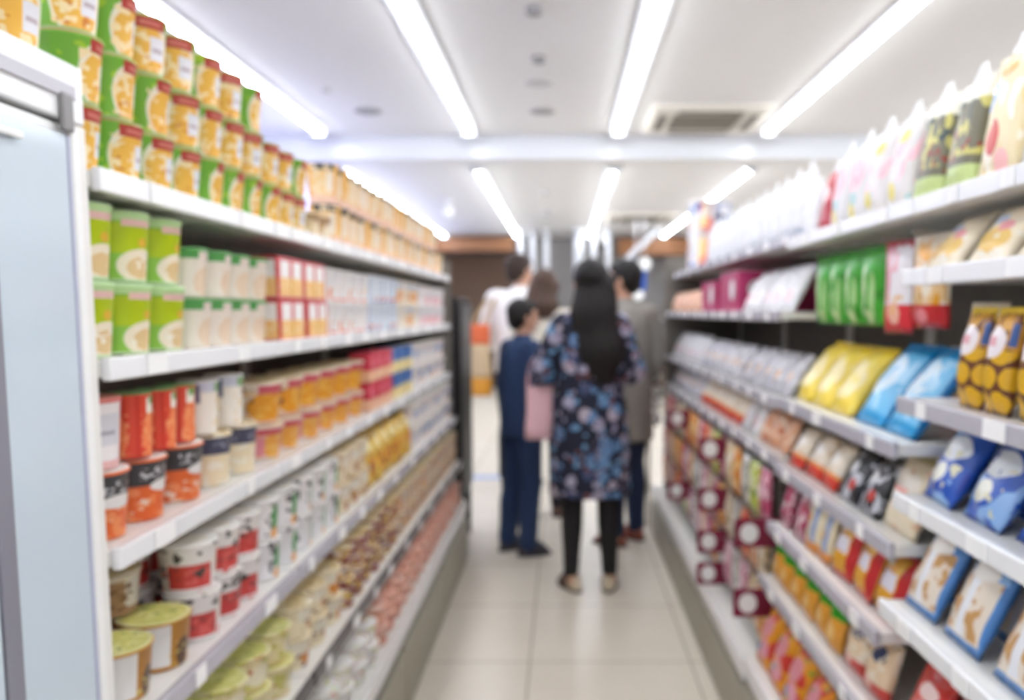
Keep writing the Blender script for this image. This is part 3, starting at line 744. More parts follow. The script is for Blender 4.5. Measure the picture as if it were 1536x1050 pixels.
# ------------------------------------------------------------------ prototypes
make_cup('green_oval', 'noodle_cup', .0425, .033, .0875, D['green_oval'], D['lid_red'], 2)
make_cup('beige_small', 'soup_cup', .040, .033, .068, D['beige_small'], D['lid_cream'], 2)
make_cup('tan_tall', 'noodle_cup', .043, .036, .108, D['tan_tall'], D['lid_grey'], 3)
make_cup('lime_tall', 'noodle_cup', .0495, .041, .103, D['lime_tall'], D['lid_pale_green'], 2)
make_cup('cream_green', 'soup_cup', .044, .036, .085, D['cream_green'], D['lid_green'], 3)
make_carton('red_frame', 'shrink_wrapped_pack', .172, .09, .089, D['red_frame'])
make_cup('white_orange', 'noodle_cup', .045, .037, .088, D['white_orange'], D['lid_white'], 3)
make_cup('pale_blue', 'noodle_cup', .044, .038, .090, D['pale_blue'], D['lid_white'], 3)
make_cup('cream_orange', 'noodle_cup', .045, .037, .090, D['cream_orange'], D['lid_cream'], 3)
make_cup('white_pink', 'noodle_cup', .046, .038, .088, D['white_pink'], D['lid_white'], 3)
make_cup('white_red_side', 'noodle_cup', .050, .043, .100, D['white_red_side'], D['lid_red'], 3)
make_cup('red_orange', 'soup_cup', .031, .027, .098, D['red_orange'], D['lid_green'], 3)
make_cup('cream_navy', 'soup_cup', .035, .030, .098, D['cream_navy'], D['lid_white'], 3)
make_cup('black_band', 'noodle_bowl', .050, .041, .098, D['black_band'], D['lid_white'], 2)
make_cup('navy_band', 'noodle_bowl', .046, .038, .098, D['navy_band'], D['lid_cream'], 2)
make_cup('orange_bowl', 'noodle_bowl', .064, .050, .092, D['orange_bowl'], D['lid_cream'], 2)
make_carton('red_box', 'food_carton', .105, .07, .090, D['red_box'])
make_carton('blue_yellow', 'food_carton', .105, .07, .090, D['blue_yellow'])
make_cup('white_blue_spot', 'noodle_cup', .046, .038, .090, D['white_blue_spot'], D['lid_white'], 3)
make_cup('pink_orange_bowl', 'noodle_bowl', .062, .048, .074, D['pink_orange_bowl'], D['lid_cream'], 2)
make_cup('amber_bowl', 'noodle_bowl', .055, .046, .080, D['amber_bowl'], D['lime_lid'], 2)
make_cup('brown_bowl', 'noodle_bowl', .054, .046, .068, D['brown_bowl'], D['lid_cream'], 2)
make_cup('red_black', 'noodle_cup', .047, .040, .082, D['red_black'], D['lid_white'], 2)
make_cup('white_black_green', 'noodle_cup', .048, .042, .083, D['white_black_green'], D['lid_white'], 3)
make_cup('beige_brown', 'noodle_cup', .046, .038, .084, D['beige_brown'], D['lid_cream'], 2)
make_bag('yellow_brown_bag', 'noodle_packet', .105, .165, .04, D['yellow_brown_bag'], 5)
make_cup('lime_cream', 'noodle_bowl', .056, .046, .070, D['lime_cream'], D['lime_lid'], 2)
make_cup('cream_brown', 'noodle_bowl', .055, .045, .072, D['cream_brown'], D['lid_cream'], 2)
make_cup('maroon_mix', 'soup_cup', .043, .037, .080, D['maroon_mix'], D['lid_cream'], 2)
make_cup('orange_grey', 'soup_cup', .044, .038, .078, D['orange_grey'], D['lid_cream'], 2)
make_cup('white_tray', 'food_tub', .060, .052, .060, D['white_tray'], D['white_tray'], 2)
make_cup('salmon', 'food_tub', .054, .046, .062, D['salmon'], D['lid_salmon'], 2)

# ------------------------------------------------------------------ left gondola, shelf by shelf (photo columns give the extents)
TL, S2, S3, S4, S5, S6 = 'top noodle shelf', 'second noodle shelf', 'third noodle shelf', 'fourth noodle shelf', 'fifth noodle shelf', 'bottom noodle deck'
NC = 'instant food'
z = LZ[0][0]; xf = -.60
y3 = y_at(388, xf - .04, z); ye = y_at(453, xf - .04, z)
row('green_oval', 1, xf, z, 1.078, y3, 'green noodle cup with cream oval', NC, 'green oval noodle cups on the top shelf', TL, 3, jit=.55, yaw0=-.30)
row('green_oval', 1, xf, z, y3 + .004, ye, 'green oval cup in lower far stack', NC, 'green oval noodle cups on the top shelf', TL, 2, jit=.5, yaw0=-.3)
for i, yy in enumerate((1.01, .915, .82)):
    put('green_oval', (-.655, yy, 1.60), 1, 'green noodle cup on the pale cabinet top, ' + ORD[i] + ' from the shelving', NC, 'cups standing on the cabinet', yaw=(-.5, .9, -.2)[i])
row('beige_small', 1, xf, z, ye + .004, y_at(487, xf - .04, z), 'small brown-beige soup cup', NC, 'small beige soup cups on the top shelf', TL, 1, jit=.6)
ya, yb_ = y_at(488, xf - .04, z), 4.10
row('tan_tall', 1, xf, z, ya, yb_, 'tan noodle cup with dark lid', NC, 'tan dark-lidded cups on the top shelf', TL, 2, jit=.5)
row('tan_tall', 1, xf, z, yb_ + .004, 4.32, 'tan dark-lidded cup past the two-tier stack', NC, 'tan dark-lidded cups on the top shelf', TL, 1, jit=.5)

z = LZ[1][0]
Y = lambda px: y_at(px, xf - .04, z)
row('lime_tall', 1, xf, z, 1.078, 1.390, 'tall lime noodle cup with pink strip', NC, 'tall lime noodle cups', S2, 2, jit=.1, n=3)
row('cream_green', 1, xf, z, 1.395, Y(393), 'cream soup cup with green lid', NC, 'green-lidded cream cups', S2, 2, jit=.2)
row('red_frame', 1, xf, z, Y(394), Y(475), 'red-bordered white and orange pack', NC, 'red-bordered packs', S2, 2, jit=0)
row('white_orange', 1, xf, z, Y(476), Y(545), 'white noodle cup with orange spot', NC, 'white orange-spotted cups', S2, 2, jit=.5)
row('pale_blue', 1, xf, z, Y(546), Y(590), 'pale blue striped noodle cup', NC, 'pale blue striped cups', S2, 2, jit=.5)
row('cream_orange', 1, xf, z, Y(591), Y(622), 'cream noodle cup with orange picture', NC, 'cream orange-picture cups', S2, 2, jit=.5)
row('white_pink', 1, xf, z, Y(623), 4.32, 'white noodle cup with pink print', NC, 'white and pink cups', S2, 2, jit=.5)

z = LZ[2][0]
row('black_band', 1, xf, z, 1.078, Y(300), 'orange bowl with black band', NC, 'black-banded orange bowls', S3, 1, rows=2, jit=.2)
row('navy_band', 1, xf, z, Y(300) + .003, Y(383), 'cream bowl with navy band', NC, 'navy-banded cream bowls', S3, 1, jit=.3)
zu = z + .0995
row('white_red_side', 1, xf, zu, 1.078, 1.183, 'white cup with red side', NC, 'white cup with a red side', 'upper tier, ' + S3, 1, jit=0, n=1)
row('red_orange', 1, xf, zu, 1.185, Y(290), 'red and orange soup cup', NC, 'red and orange soup cups', 'upper tier, ' + S3, 1, jit=.2)
row('cream_navy', 1, xf, zu, Y(290) + .003, Y(357), 'cream soup cup with navy patch', NC, 'cream navy-patched cups', 'upper tier, ' + S3, 1, jit=.3)
ya = Y(384); yb_ = Y(540)
row('pink_orange_bowl', 1, xf, z, ya, yb_, 'pink-rimmed orange noodle bowl', NC, 'pink-rimmed orange bowls', 'lower tier, ' + S3, 1, jit=.3)
row('orange_bowl', 1, xf, z + .0755, ya, yb_, 'large amber noodle bowl', NC, 'large amber bowls', 'upper tier, ' + S3, 1, jit=.3)
row('red_box', 1, xf, z, yb_ + .003, Y(577), 'crimson food carton', NC, 'crimson cartons', S3, 2, jit=.03)
row('blue_yellow', 1, xf, z, Y(577) + .003, Y(608), 'blue-topped yellow food carton', NC, 'blue-topped yellow cartons', S3, 2, jit=.03)
row('white_blue_spot', 1, xf, z, Y(609), 4.32, 'white cup with pale blue spot', NC, 'white blue-spotted cups', S3, 2, jit=.5)

z = LZ[3][0]; xf = -.57
row('amber_bowl', 1, xf, z, 1.078, 1.306, 'amber and white bowl, lime lid', NC, 'amber bowls with lime lids', S4, 1, jit=.3, rows=2)
row('brown_bowl', 1, xf - .075, z + .0815, 1.078, 1.306, 'brown bowl on the amber bowls', NC, 'brown bowls on the amber bowls', S4, 1, jit=.3)
row('red_black', 1, xf, z, 1.312, Y(384), 'red, white and black cup', NC, 'red, white and black cups', S4, 2, rows=2, rowgap=.012, jit=.4)
row('white_black_green', 1, xf, z, Y(385), Y(500), 'white-black cup, green stripe', NC, 'white cups with a green stripe', S4, 2, rows=2, rowgap=.012, jit=.25)
row('beige_brown', 1, xf, z, Y(501), Y(545), 'beige and brown noodle cup', NC, 'beige and brown cups', S4, 2, rows=2, rowgap=.012, jit=.4)
row('yellow_brown_bag', 1, xf, z, Y(546), Y(612), 'golden noodle packet', NC, 'golden noodle packets', S4, 1, rows=3, tilt=.2, jit=.08)
row('white_blue_spot', 1, xf, z, Y(613), 4.32, 'pale cup with blue spot', NC, 'pale blue-spotted cups lower down', S4, 2, jit=.5)

z = LZ[4][0]; xf = -.545
row('lime_cream', 1, xf, z, 1.09, Y(432), 'lime and cream noodle bowl', NC, 'lime and cream bowls', S5, 2, rows=2, rowgap=.012, jit=.5)
row('cream_brown', 1, xf, z, Y(432) + .003, Y(507), 'cream bowl with brown picture', NC, 'cream and brown bowls', S5, 2, rows=2, rowgap=.012, jit=.5)
row('maroon_mix', 1, xf, z, Y(508), Y(590), 'maroon and yellow soup cup', NC, 'maroon and yellow cups', S5, 2, rows=2, rowgap=.012, jit=.6)
row('orange_grey', 1, xf, z, Y(591), 4.32, 'grey and orange soup cup', NC, 'grey and orange cups', S5, 2, jit=.6)

z = .29; xf = -.525
row('white_tray', 1, xf, z, 1.30, Y(560), 'white food tub', NC, 'white tubs on the bottom deck', S6, 2, rows=2, rowgap=.014, jit=.6)
row('salmon', 1, xf, z, Y(561), 4.32, 'salmon pink food tub', NC, 'salmon tubs on the bottom deck', S6, 2, rows=2, rowgap=.014, jit=.6)

# ------------------------------------------------------------------ right gondola
SN = 'snack'
def bagp(key, w, h, t, name='snack_bag', seal=None, header=None, seed=0, mat=None):
    make_bag(key, name, w, h, t, D[mat or key], seed, M[seal] if seal else None, M['white_card'] if header else None)
bagp('cream_yellow_tall', .125, .205, .045, header=1, seed=1)
bagp('dark_green_mix', .120, .200, .045, header=1, seed=2)
bagp('white_pink_yellow', .120, .200, .045, header=1, seed=3)
bagp('white_rose', .120, .200, .045, header=1, seed=4)
bagp('deep_red_bag', .120, .170, .04, header=1, seed=5)
bagp('white_plain_bag', .128, .190, .045, header=1, seed=6)
bagp('cream_warm', .128, .104, .04, seal='seal_cream', seed=7)
bagp('silver_white', .118, .150, .04, seal='seal_silver', seed=8)
bagp('silver_grey', .118, .140, .04, seal='seal_silver', seed=9)
bagp('green_leaf', .108, .172, .04, 'hanging_snack_bag', seal='seal_green', seed=10)
bagp('fruit_hang', .118, .172, .04, 'hanging_snack_bag', seal='seal_cream', seed=40, mat='fruit_red')
bagp('pink_white', .112, .185, .035, 'hanging_snack_bag', seal='seal_red', seed=11)
bagp('fruit_red', .125, .165, .04, seed=12, seal='seal_cream')
bagp('hex_honey', .078, .158, .05, 'biscuit_pack', seed=13, seal='seal_yellow')
bagp('sky_blue', .150, .205, .06, 'chip_bag', seal='seal_blue', seed=14)
bagp('yellow', .150, .190, .06, 'chip_bag', seal='seal_yellow', seed=15)
bagp('royal_blue', .135, .160, .055, 'chip_bag', seal='seal_navy', seed=16)
bagp('blue_cream', .130, .185, .05, 'biscuit_pack', seal='seal_blue', seed=17)
bagp('red_pack', .135, .165, .05, seal='seal_red', seed=18)
bagp('cream_big', .160, .165, .06, 'chip_bag', seal='seal_cream', seed=19)
bagp('black_white', .115, .135, .045, seed=20)
bagp('cream_red_base', .115, .125, .045, seed=21)
bagp('peach_pack', .105, .120, .04, seed=22)
bagp('red_yellow_white', .125, .134, .05, seal='seal_red', seed=23)
bagp('narrow_yellow_blue', .085, .138, .035, seed=24)
bagp('magenta_mix', .090, .125, .035, seed=25)
bagp('green_cap_orange', .090, .128, .045, seed=26)
bagp('peach_navy', .115, .130, .05, seed=27)
bagp('orange_red_fun', .135, .165, .05, seed=28)
for i, k in enumerate(('hp_peach', 'hp_orange', 'hp_beige', 'hp_pink', 'hp_grey', 'hp_red', 'hp_lime', 'hp_mag')):
    bagp(k, .104, .165, .034, 'hanging_snack_pack', seed=30 + i)

RT, RA = 'atop the snack shelving', 'second snack shelf'
xf = .64; z = 1.50; tl = .16
row('cream_yellow_tall', -1, xf, z, .98, 1.38, 'cream bag with red and blue spots', SN, 'cream bags on top', RT, tilt=tl, jit=.1)
row('dark_green_mix', -1, xf, z, 1.385, 1.633, 'dark green and brown bag', SN, 'dark bags on top', RT, tilt=tl, jit=.1)
row('white_pink_yellow', -1, xf, z, 1.636, 1.884, 'white bag with pink and yellow', SN, 'white pink and yellow bags on top', RT, tilt=tl, jit=.1)
row('white_rose', -1, xf, z, 1.886, 2.132, 'white bag with rose oval', SN, 'white rose bags on top', RT, tilt=tl, jit=.1)
row('deep_red_bag', -1, xf + .01, z, 2.134, 2.258, 'deep red bag among white bags', SN, 'deep red bag', RT, tilt=tl, jit=.1, n=1)
row('white_plain_bag', -1, xf, z, 2.26, 2.366, 'plain white bag by the red bag', SN, 'plain white bags on top', RT, tilt=tl, jit=.02, n=1)
row('white_plain_bag', -1, .66, 1.52, 2.40, 4.05, 'plain white bag along the far top', SN, 'plain white bags on top', RT, tilt=tl, jit=.1)

# near unit
xf = .62
row('cream_warm', -1, xf, 1.372, .93, 1.505, 'cream bag with yellow oval, leaning', SN, 'leaning cream bags', 'under the top shelf', tilt=.62, jit=.06)
row('hex_honey', -1, xf, 1.145, .93, 1.372, 'yellow-brown honeycomb biscuit pack', SN, 'honeycomb biscuit packs', 'nearest snack shelving', tilt=.10, jit=.05)
row('fruit_red', -1, xf + .07, 1.145, 1.376, 1.508, 'red-based fruit bag beside honeycomb packs', SN, 'red-based fruit bags', 'nearest snack shelving', tilt=.1, jit=0, n=1)
row('royal_blue', -1, xf, .967, .90, 1.51, 'royal blue chip bag', SN, 'royal blue chip bags', 'below the honeycomb packs', tilt=.55, jit=.08, rows=2)
row('blue_cream', -1, .60, .767, .90, 1.51, 'blue biscuit pack with cream panel', SN, 'blue and cream biscuit packs', 'below royal blue bags', tilt=.45, jit=.06, rows=2)
row('red_pack', -1, .59, .52, 1.00, 1.51, 'bright red snack bag', SN, 'bright red snack bags', 'below the blue biscuit packs', tilt=.35, jit=.08, rows=2)
row('peach_navy', -1, .54, .29, 1.02, 1.51, 'cream snack bag on the nearest bottom deck', SN, 'cream bags on the bottom deck', 'nearest unit', tilt=.3, jit=.08)
# middle unit
for i, y in enumerate((1.595, 1.745, 1.885, 2.0, 2.115, 2.23)):
    if i == 0:
        put('fruit_hang', (.70, y, 1.268), -1, 'hanging fruit bag with red base, between honeycomb packs and pink bag', SN, 'hanging fruit bag', 0, .15)
    elif i == 1:
        put('pink_white', (.70, y, 1.255), -1, 'pink and white bag with red base, hanging beside green bags', SN, 'hanging pink bag', 0, .15)
    else:
        put('green_leaf', (.70, y, 1.268), -1, 'bright green hanging bag, %s from the pink and white bag' % ORD[i - 2], SN, 'hanging green bags', 0, .12)
row('fruit_red', -1, .80, 1.056, 1.53, 1.80, 'red-based fruit bag behind sky-blue bags', SN, 'red-based fruit bags', 'second snack shelving', tilt=.05, jit=.02, n=2)
row('sky_blue', -1, xf, 1.056, 1.55, 1.862, 'sky-blue chip bag', SN, 'sky-blue chip bags', 'second snack shelving', tilt=.62, jit=.05, n=2)
row('yellow', -1, xf, 1.056, 1.90, 2.366, 'yellow chip bag', SN, 'yellow chip bags', 'beside the sky-blue bags', tilt=.62, jit=.05)
row('cream_big', -1, xf, .866, 1.525, 1.69, 'big cream chip bag, pink marks', SN, 'big cream chip bag', 'second unit, near end', tilt=.35, jit=0, n=1)
row('black_white', -1, xf, .866, 1.70, 1.945, 'black and white snack bag', SN, 'black and white snack bags', 'below the sky-blue bags', tilt=.5, jit=.08)
row('cream_red_base', -1, xf, .866, 1.95, 2.365, 'cream snack bag with red base', SN, 'cream red-based bags', 'below the yellow bags', tilt=.5, jit=.08)
row('red_yellow_white', -1, .60, .697, 1.525, 1.915, 'yellow and red snack bag', SN, 'yellow and red snack bags', 'below the black and white bags', tilt=.3, jit=.08)
row('narrow_yellow_blue', -1, .60, .697, 1.92, 2.10, 'narrow cream-blue pack', SN, 'narrow cream and blue packs', 'beside yellow and red bags', tilt=.2, jit=.08)
row('magenta_mix', -1, .60, .697, 2.105, 2.365, 'magenta snack pack', SN, 'magenta snack packs', 'beside the narrow cream packs', tilt=.2, jit=.08)
row('peach_navy', -1, .58, .541, 1.525, 1.76, 'cream snack bag with navy spot', SN, 'cream navy-spotted bags', 'beside the green-capped packs', tilt=.25, jit=.08)
row('green_cap_orange', -1, .58, .541, 1.765, 2.365, 'orange pack with green cap', SN, 'green-capped orange packs', 'low on the second unit', tilt=.2, jit=.06)
row('orange_red_fun', -1, .54, .29, 1.80, 2.365, 'orange and red snack bag', SN, 'orange and red bags on the bottom deck', 'bottom deck, second unit', tilt=.3, jit=.08)
row('red_pack', -1, .54, .29, 1.525, 1.79, 'red snack bag on the second bottom deck', SN, 'red bags on the bottom deck', 'under navy-spotted bags', tilt=.3, jit=.08)
# third to fifth units
row('silver_white', -1, xf, 1.30, 2.38, 3.03, 'shiny white leaning bag', SN, 'shiny white bags on the upper shelf', 'above grey bags, third unit', tilt=.5, jit=.1)
row('silver_grey', -1, xf, 1.05, 2.38, 3.03, 'silver grey leaning bag', SN, 'silver grey bags', 'third unit', tilt=.55, jit=.1)
row('silver_grey', -1, xf, 1.05, 3.05, 3.92, 'silver grey bag farther along', SN, 'silver grey bags', 'fourth unit', tilt=.55, jit=.1)
row('silver_white', -1, xf, 1.05, 3.94, 4.92, 'shiny white bag at the far end', SN, 'shiny white far bags', 'fifth unit', tilt=.5, jit=.1)
row('peach_pack', -1, xf, .882, 2.38, 2.75, 'peach snack bag', SN, 'peach snack bags', 'under the silver grey bags', tilt=.45, jit=.1)
row('silver_white', -1, xf, .882, 2.76, 3.03, 'shiny white bag beside peach bags', SN, 'shiny white low bags', 'third unit', tilt=.5, jit=.1)
row('cream_red_base', -1, xf, .882, 3.05, 3.92, 'cream red-based bag farther along', SN, 'cream red-based far bags', 'fourth unit', tilt=.5, jit=.1)
row('silver_grey', -1, xf, .882, 3.94, 4.92, 'silver grey bag low at the far end', SN, 'silver grey far bags', 'fifth unit', tilt=.5, jit=.1)
row('peach_pack', -1, xf, 1.30, 3.94, 4.92, 'peach bag on the far upper shelf', SN, 'peach far bags', 'fifth unit', tilt=.3, jit=.1)
# hanging packs
cyc = ['hp_peach', 'hp_beige', 'hp_orange', 'hp_grey', 'hp_pink', 'hp_peach', 'hp_mag', 'hp_orange', 'hp_beige', 'hp_red', 'hp_grey', 'hp_lime']
LK = dict(hp_peach='peach hanging pack', hp_orange='orange hanging pack', hp_beige='beige hanging pack', hp_pink='dusty pink hanging pack', hp_grey='grey hanging pack', hp_red='red hanging pack', hp_lime='lime hanging pack', hp_mag='magenta hanging pack')
UN = {2: 'third snack unit', 3: 'fourth snack unit', 4: 'fifth snack unit'}
for i, hk in HOOKS.items():
    ys = sorted({h[0] for h in hk})
    for (hy, hz, fx) in hk:
        col = ys.index(hy); rw = RTZ.index(hz)
        k = cyc[(col * 5 + rw * 7 + i * 2 + R.randrange(3)) % len(cyc)]
        put(k, (.605, hy, hz - .174), -1, '%s, %s hook from near end, %s hook row, %s' % (LK[k], ORD[col], ['upper', 'middle', 'lower'][rw], UN[i]), SN, 'small packs hanging on hooks', 0, R.uniform(-.1, .1))

# burgundy shelf cards standing out over the aisle, facing the shopper
def burgundy(y, zt, label, x0=.50, w=.165, h=.085):
    o = empty('shelf_card', (x0 + w / 2, y, zt - h / 2))
    mesh_obj('card', box_bm(-w / 2, w / 2, -.002, .002, -h / 2, h / 2, .001), M['burgundy'], o)
    bm = bmesh.new()
    n = 20
    ring = [[bm.verts.new((-w / 2 + .042 + .027 * math.cos(2 * PI * k / n), yy, .03 * math.sin(2 * PI * k / n))) for k in range(n)] for yy in (-.0032, -.0021)]
    bm.faces.new(list(reversed(ring[0]))); bm.faces.new(ring[1])
    for k in range(n):
        j = (k + 1) % n
        bm.faces.new((ring[0][k], ring[0][j], ring[1][j], ring[1][k]))
    bmesh.ops.recalc_face_normals(bm, faces=bm.faces)
    mesh_obj('badge', bm, M['white_card'], o)
    mesh_obj('clip', box_bm(w / 2 - .03, w / 2 - .005, .0022, .012, -.01, .012, .001), M['white'], o)
    tag(o, label, 'price card', 'burgundy cards on the snack shelving')
bur = [(2.383, .70, 'burgundy card with white disc, nearest in the upper hook row'), (2.383, .49, 'burgundy card with white disc, nearest in the middle hook row'),
       (3.044, .838, 'burgundy card with white disc below the fourth unit shelves, upper one'), (3.044, .65, 'burgundy card with white disc on the fourth unit, upper hook row'), (3.044, .49, 'burgundy card with white disc on the fourth unit, middle hook row'), (3.044, .368, 'burgundy card with white disc on the fourth unit, lowest one'),
       (3.9335, .838, 'burgundy card with white disc on the farthest unit, upper one'), (3.9335, .49, 'burgundy card with white disc on the farthest unit, lower one')]
for y, zt, lab in bur: burgundy(y, zt, lab)
# magenta boxes on the fourth unit
def magenta(y, w, h, label):
    o = empty('display_box', (.79, y, 1.301))
    mesh_obj('box', box_bm(-.15, .15, -w / 2, w / 2, 0, h, .003), M['magenta_card'], o)
    mesh_obj('badge', lathe_bm([(.04, 0), (.04, .0015)], 20, 1, True, True), M['white_card'], o).matrix_local = Matrix.Translation((-.1502, -w * .2, h * .55)) @ Matrix.Rotation(-PI / 2, 4, 'Y')
    mesh_obj('badge', lathe_bm([(.035, 0), (.035, .0015)], 20, 1, True, True), M['white_card'], o).matrix_local = Matrix.Translation((-.08, -w / 2 - .0002, h * .55)) @ Matrix.Rotation(PI / 2, 4, 'X')
    tag(o, label, 'display box', 'magenta display boxes')
magenta(3.25, .36, .15, 'magenta display box with white disc, nearer of two on the fourth unit')
magenta(3.70, .36, .13, 'magenta display box with white disc, farther of two on the fourth unit')

# tall colourful card display at the far end of the top
D['display'] = design('print_card_display', '#C9BDBD', [('noise', 3.2, .52, '#D9605E', None, 2), ('noise', 3.4, .56, '#F0D9A0', None, 5), ('rect', 0, .22, .0, 1, '#E4E8F0'), ('noise', 4, .58, '#2F6FC0', (0, .24, 0, 1), 9), ('rect', .62, 1, .0, 1, '#A9B4CC'), ('noise', 4, .55, '#4A5478', (.62, 1, 0, 1), 4), ('noise', 4.5, .6, '#EFEDEC', None, 12), ('noise', 4, .64, '#E88A3C', (.1, .7, 0, .5), 14)], .4)
o = empty('card_display', (.785, 4.55, 1.5205))
bm = box_bm(-.11, .11, -.04, .04, 0, .36, .003); bm.normal_update(); box_uv(bm, .22, .22, .36)
mesh_obj('printed_panel', bm, D['display'], o)
bm = box_bm(-.118, .118, -.05, .05, .3605, .372, .003)
mesh_obj('header_strip', bm, M['white'], o)
tag(o, 'tall red, blue and cream card display at the far end of the snack shelving', 'display')
D['display2'] = design('print_orange_card', '#E8A05A', [('noise', 4, .54, '#D8443C', None, 3), ('noise', 4, .58, '#F0DCA0', None, 6)], .4)
o = empty('card_display', (.84, 4.2, 1.5205))
bm = box_bm(-.09, .11, -.03, .03, 0.0045, .20, .003); bm.normal_update(); box_uv(bm, .22, .22, .24)
mesh_obj('printed_panel', bm, D['display2'], o)
mesh_obj('foot', box_bm(-.1, .12, -.04, .04, -.0003, .004, .001), M['white'], o)
tag(o, 'small orange and red card display in front of the tall card display', 'display')

# white tags clipped down the far end post of the snack shelving
o = empty('clip_strip', (.557, 4.952, 0))
mesh_obj('post', box_bm(-.055, -.035, -.02, .02, .0, 1.32, .003), M['kick'], o)
for k in range(8):
    mesh_obj('tag_disc', cyl_bm((0, -.006, 1.26 - k * .085), (0, -.0005, 1.26 - k * .085), .03, 18), M['white_card'], o)
mesh_obj('strip', box_bm(-.012, .012, 0, .003, .62, 1.32, .001), M['dark'], o)
tag(o, 'dark strip of white round tags at the far end of the snack shelving', 'tag strip')

# black rack at the far end of the noodle gondola
o = empty('wire_rack', (-.70, 4.62, 0))
for x, y in ((.135, -.22), (.135, .22), (-.16, -.22), (-.16, .22)):
    mesh_obj('post', box_bm(x - .02, x + .02, y - .02, y + .02, 0, 1.36, .004), M['black'], o)
for zz in (.25, .5, .74, .98, 1.2):
    mesh_obj('tray', box_bm(-.14, .115, -.2, .2, zz, zz + .012, .002), M['vent'], o)
mesh_obj('side_panel', box_bm(.157, .165, -.24, .24, .30, 1.34, .002), M['black'], o)
mesh_obj('top_hoop', box_bm(-.18, .155, -.24, .24, 1.361, 1.375, .004), M['dark'], o)
tag(o, 'black wire rack closing the far end of the noodle shelving', 'rack')
make_carton('rack_pack', 'magazine_pack', .16, .06, .17, design('print_rack_pack', '#B9BCC2', [('noise', 4, .55, '#EDEDEE', None, 3), ('noise', 5, .6, '#6E7078', None, 6), ('noise', 5, .66, '#C9805A', None, 9)], .4))
for k, zz in enumerate((.25, .5, .74, .98)):
    for j, yy in enumerate((-.095, .095)):
        put('rack_pack', (-.70 + .07, 4.62 + yy, zz + .0122), 1, 'grey and white pack in the black rack, %s tray up, %s one' % (ORD[k], ['nearer', 'farther'][j]), 'pack', 'packs in the black rack')

# remove unused prototypes
for k, P in list(PROTO.items()):
    if not P['used']:
        for ch in list(P['root'].children): bpy.data.objects.remove(ch)
        bpy.data.objects.remove(P['root'])
# ------------------------------------------------------------------ people
def V(*a): return Vector(a)

def add_ball(bm, c, r, rot=None, seg=18):
    """ellipsoid, r a number or three radii"""
    if not isinstance(r, (tuple, list)): r = (r, r, r)
    Mx = Matrix.Translation(c) @ (rot.to_matrix().to_4x4() if rot else Matrix.Identity(4)) @ Matrix.Diagonal((r[0], r[1], r[2], 1))
    bmesh.ops.create_uvsphere(bm, u_segments=seg, v_segments=seg // 2 + 2, radius=1, matrix=Mx)

def add_limb(bm, pts, seg=16):
    """round limb through (point, radius) pairs with swept rings and rounded ends"""
    for (p, r) in pts:
        add_ball(bm, p, r, None, seg)
    for (p, r), (q, s) in zip(pts, pts[1:]):
        p, q = Vector(p), Vector(q)
        if (q - p).length < 1e-5: continue
        cyl_bm(p, q, r, seg, bm, s)

def add_loft(bm, rings, seg=24):
    """rings: (cx, cy, z, rx, ry)"""
    vs = [[bm.verts.new((cx + rx * math.cos(2 * PI * i / seg), cy + ry * math.sin(2 * PI * i / seg), z)) for i in range(seg)] for cx, cy, z, rx, ry in rings]
    for a, b in zip(vs, vs[1:]):
        for i in range(seg):
            k = (i + 1) % seg
            bm.faces.new((a[i], a[k], b[k], b[i]))
    bm.faces.new(list(reversed(vs[0]))); bm.faces.new(vs[-1])

def fuse(name, bm, mats, parent, voxel=.008, smooth=4, post=None):
    """melt overlapping closed shapes into one continuous skin"""
    bmesh.ops.recalc_face_normals(bm, faces=bm.faces)
    me = bpy.data.meshes.new(name + '_raw'); bm.to_mesh(me); bm.free()
    o = bpy.data.objects.new(name + '_raw', me); COL.objects.link(o)
    m = o.modifiers.new('r', 'REMESH'); m.mode = 'VOXEL'; m.voxel_size = voxel
    if smooth:
        s = o.modifiers.new('s', 'SMOOTH'); s.factor = .5; s.iterations = smooth
    dg = bpy.context.evaluated_depsgraph_get()
    res = bpy.data.meshes.new_from_object(o.evaluated_get(dg))
    bpy.data.objects.remove(o); bpy.data.meshes.remove(me)
    # keep only the outer skin: drop small loose pieces left inside
    b2 = bmesh.new(); b2.from_mesh(res)
    seen, best = set(), []
    for v in b2.verts:
        if v in seen: continue
        st, comp = [v], []
        seen.add(v)
        while st:
            q = st.pop(); comp.append(q)
            for e in q.link_edges:
                w2 = e.other_vert(q)
                if w2 not in seen: seen.add(w2); st.append(w2)
        if len(comp) > len(best):
            if best: bmesh.ops.delete(b2, geom=best, context='VERTS')
            best = comp
        else: bmesh.ops.delete(b2, geom=comp, context='VERTS')
    if post:
        for v in b2.verts: post(v)
    out = mesh_obj(name, b2, mats, parent, True)
    bpy.data.meshes.remove(res)
    return out

M['skin'] = plain('skin', '#C99A80', .5)
M['eye'] = plain('dark_eye', '#1C1614', .2)
M['lips'] = plain('lips', '#B07A6C', .45)

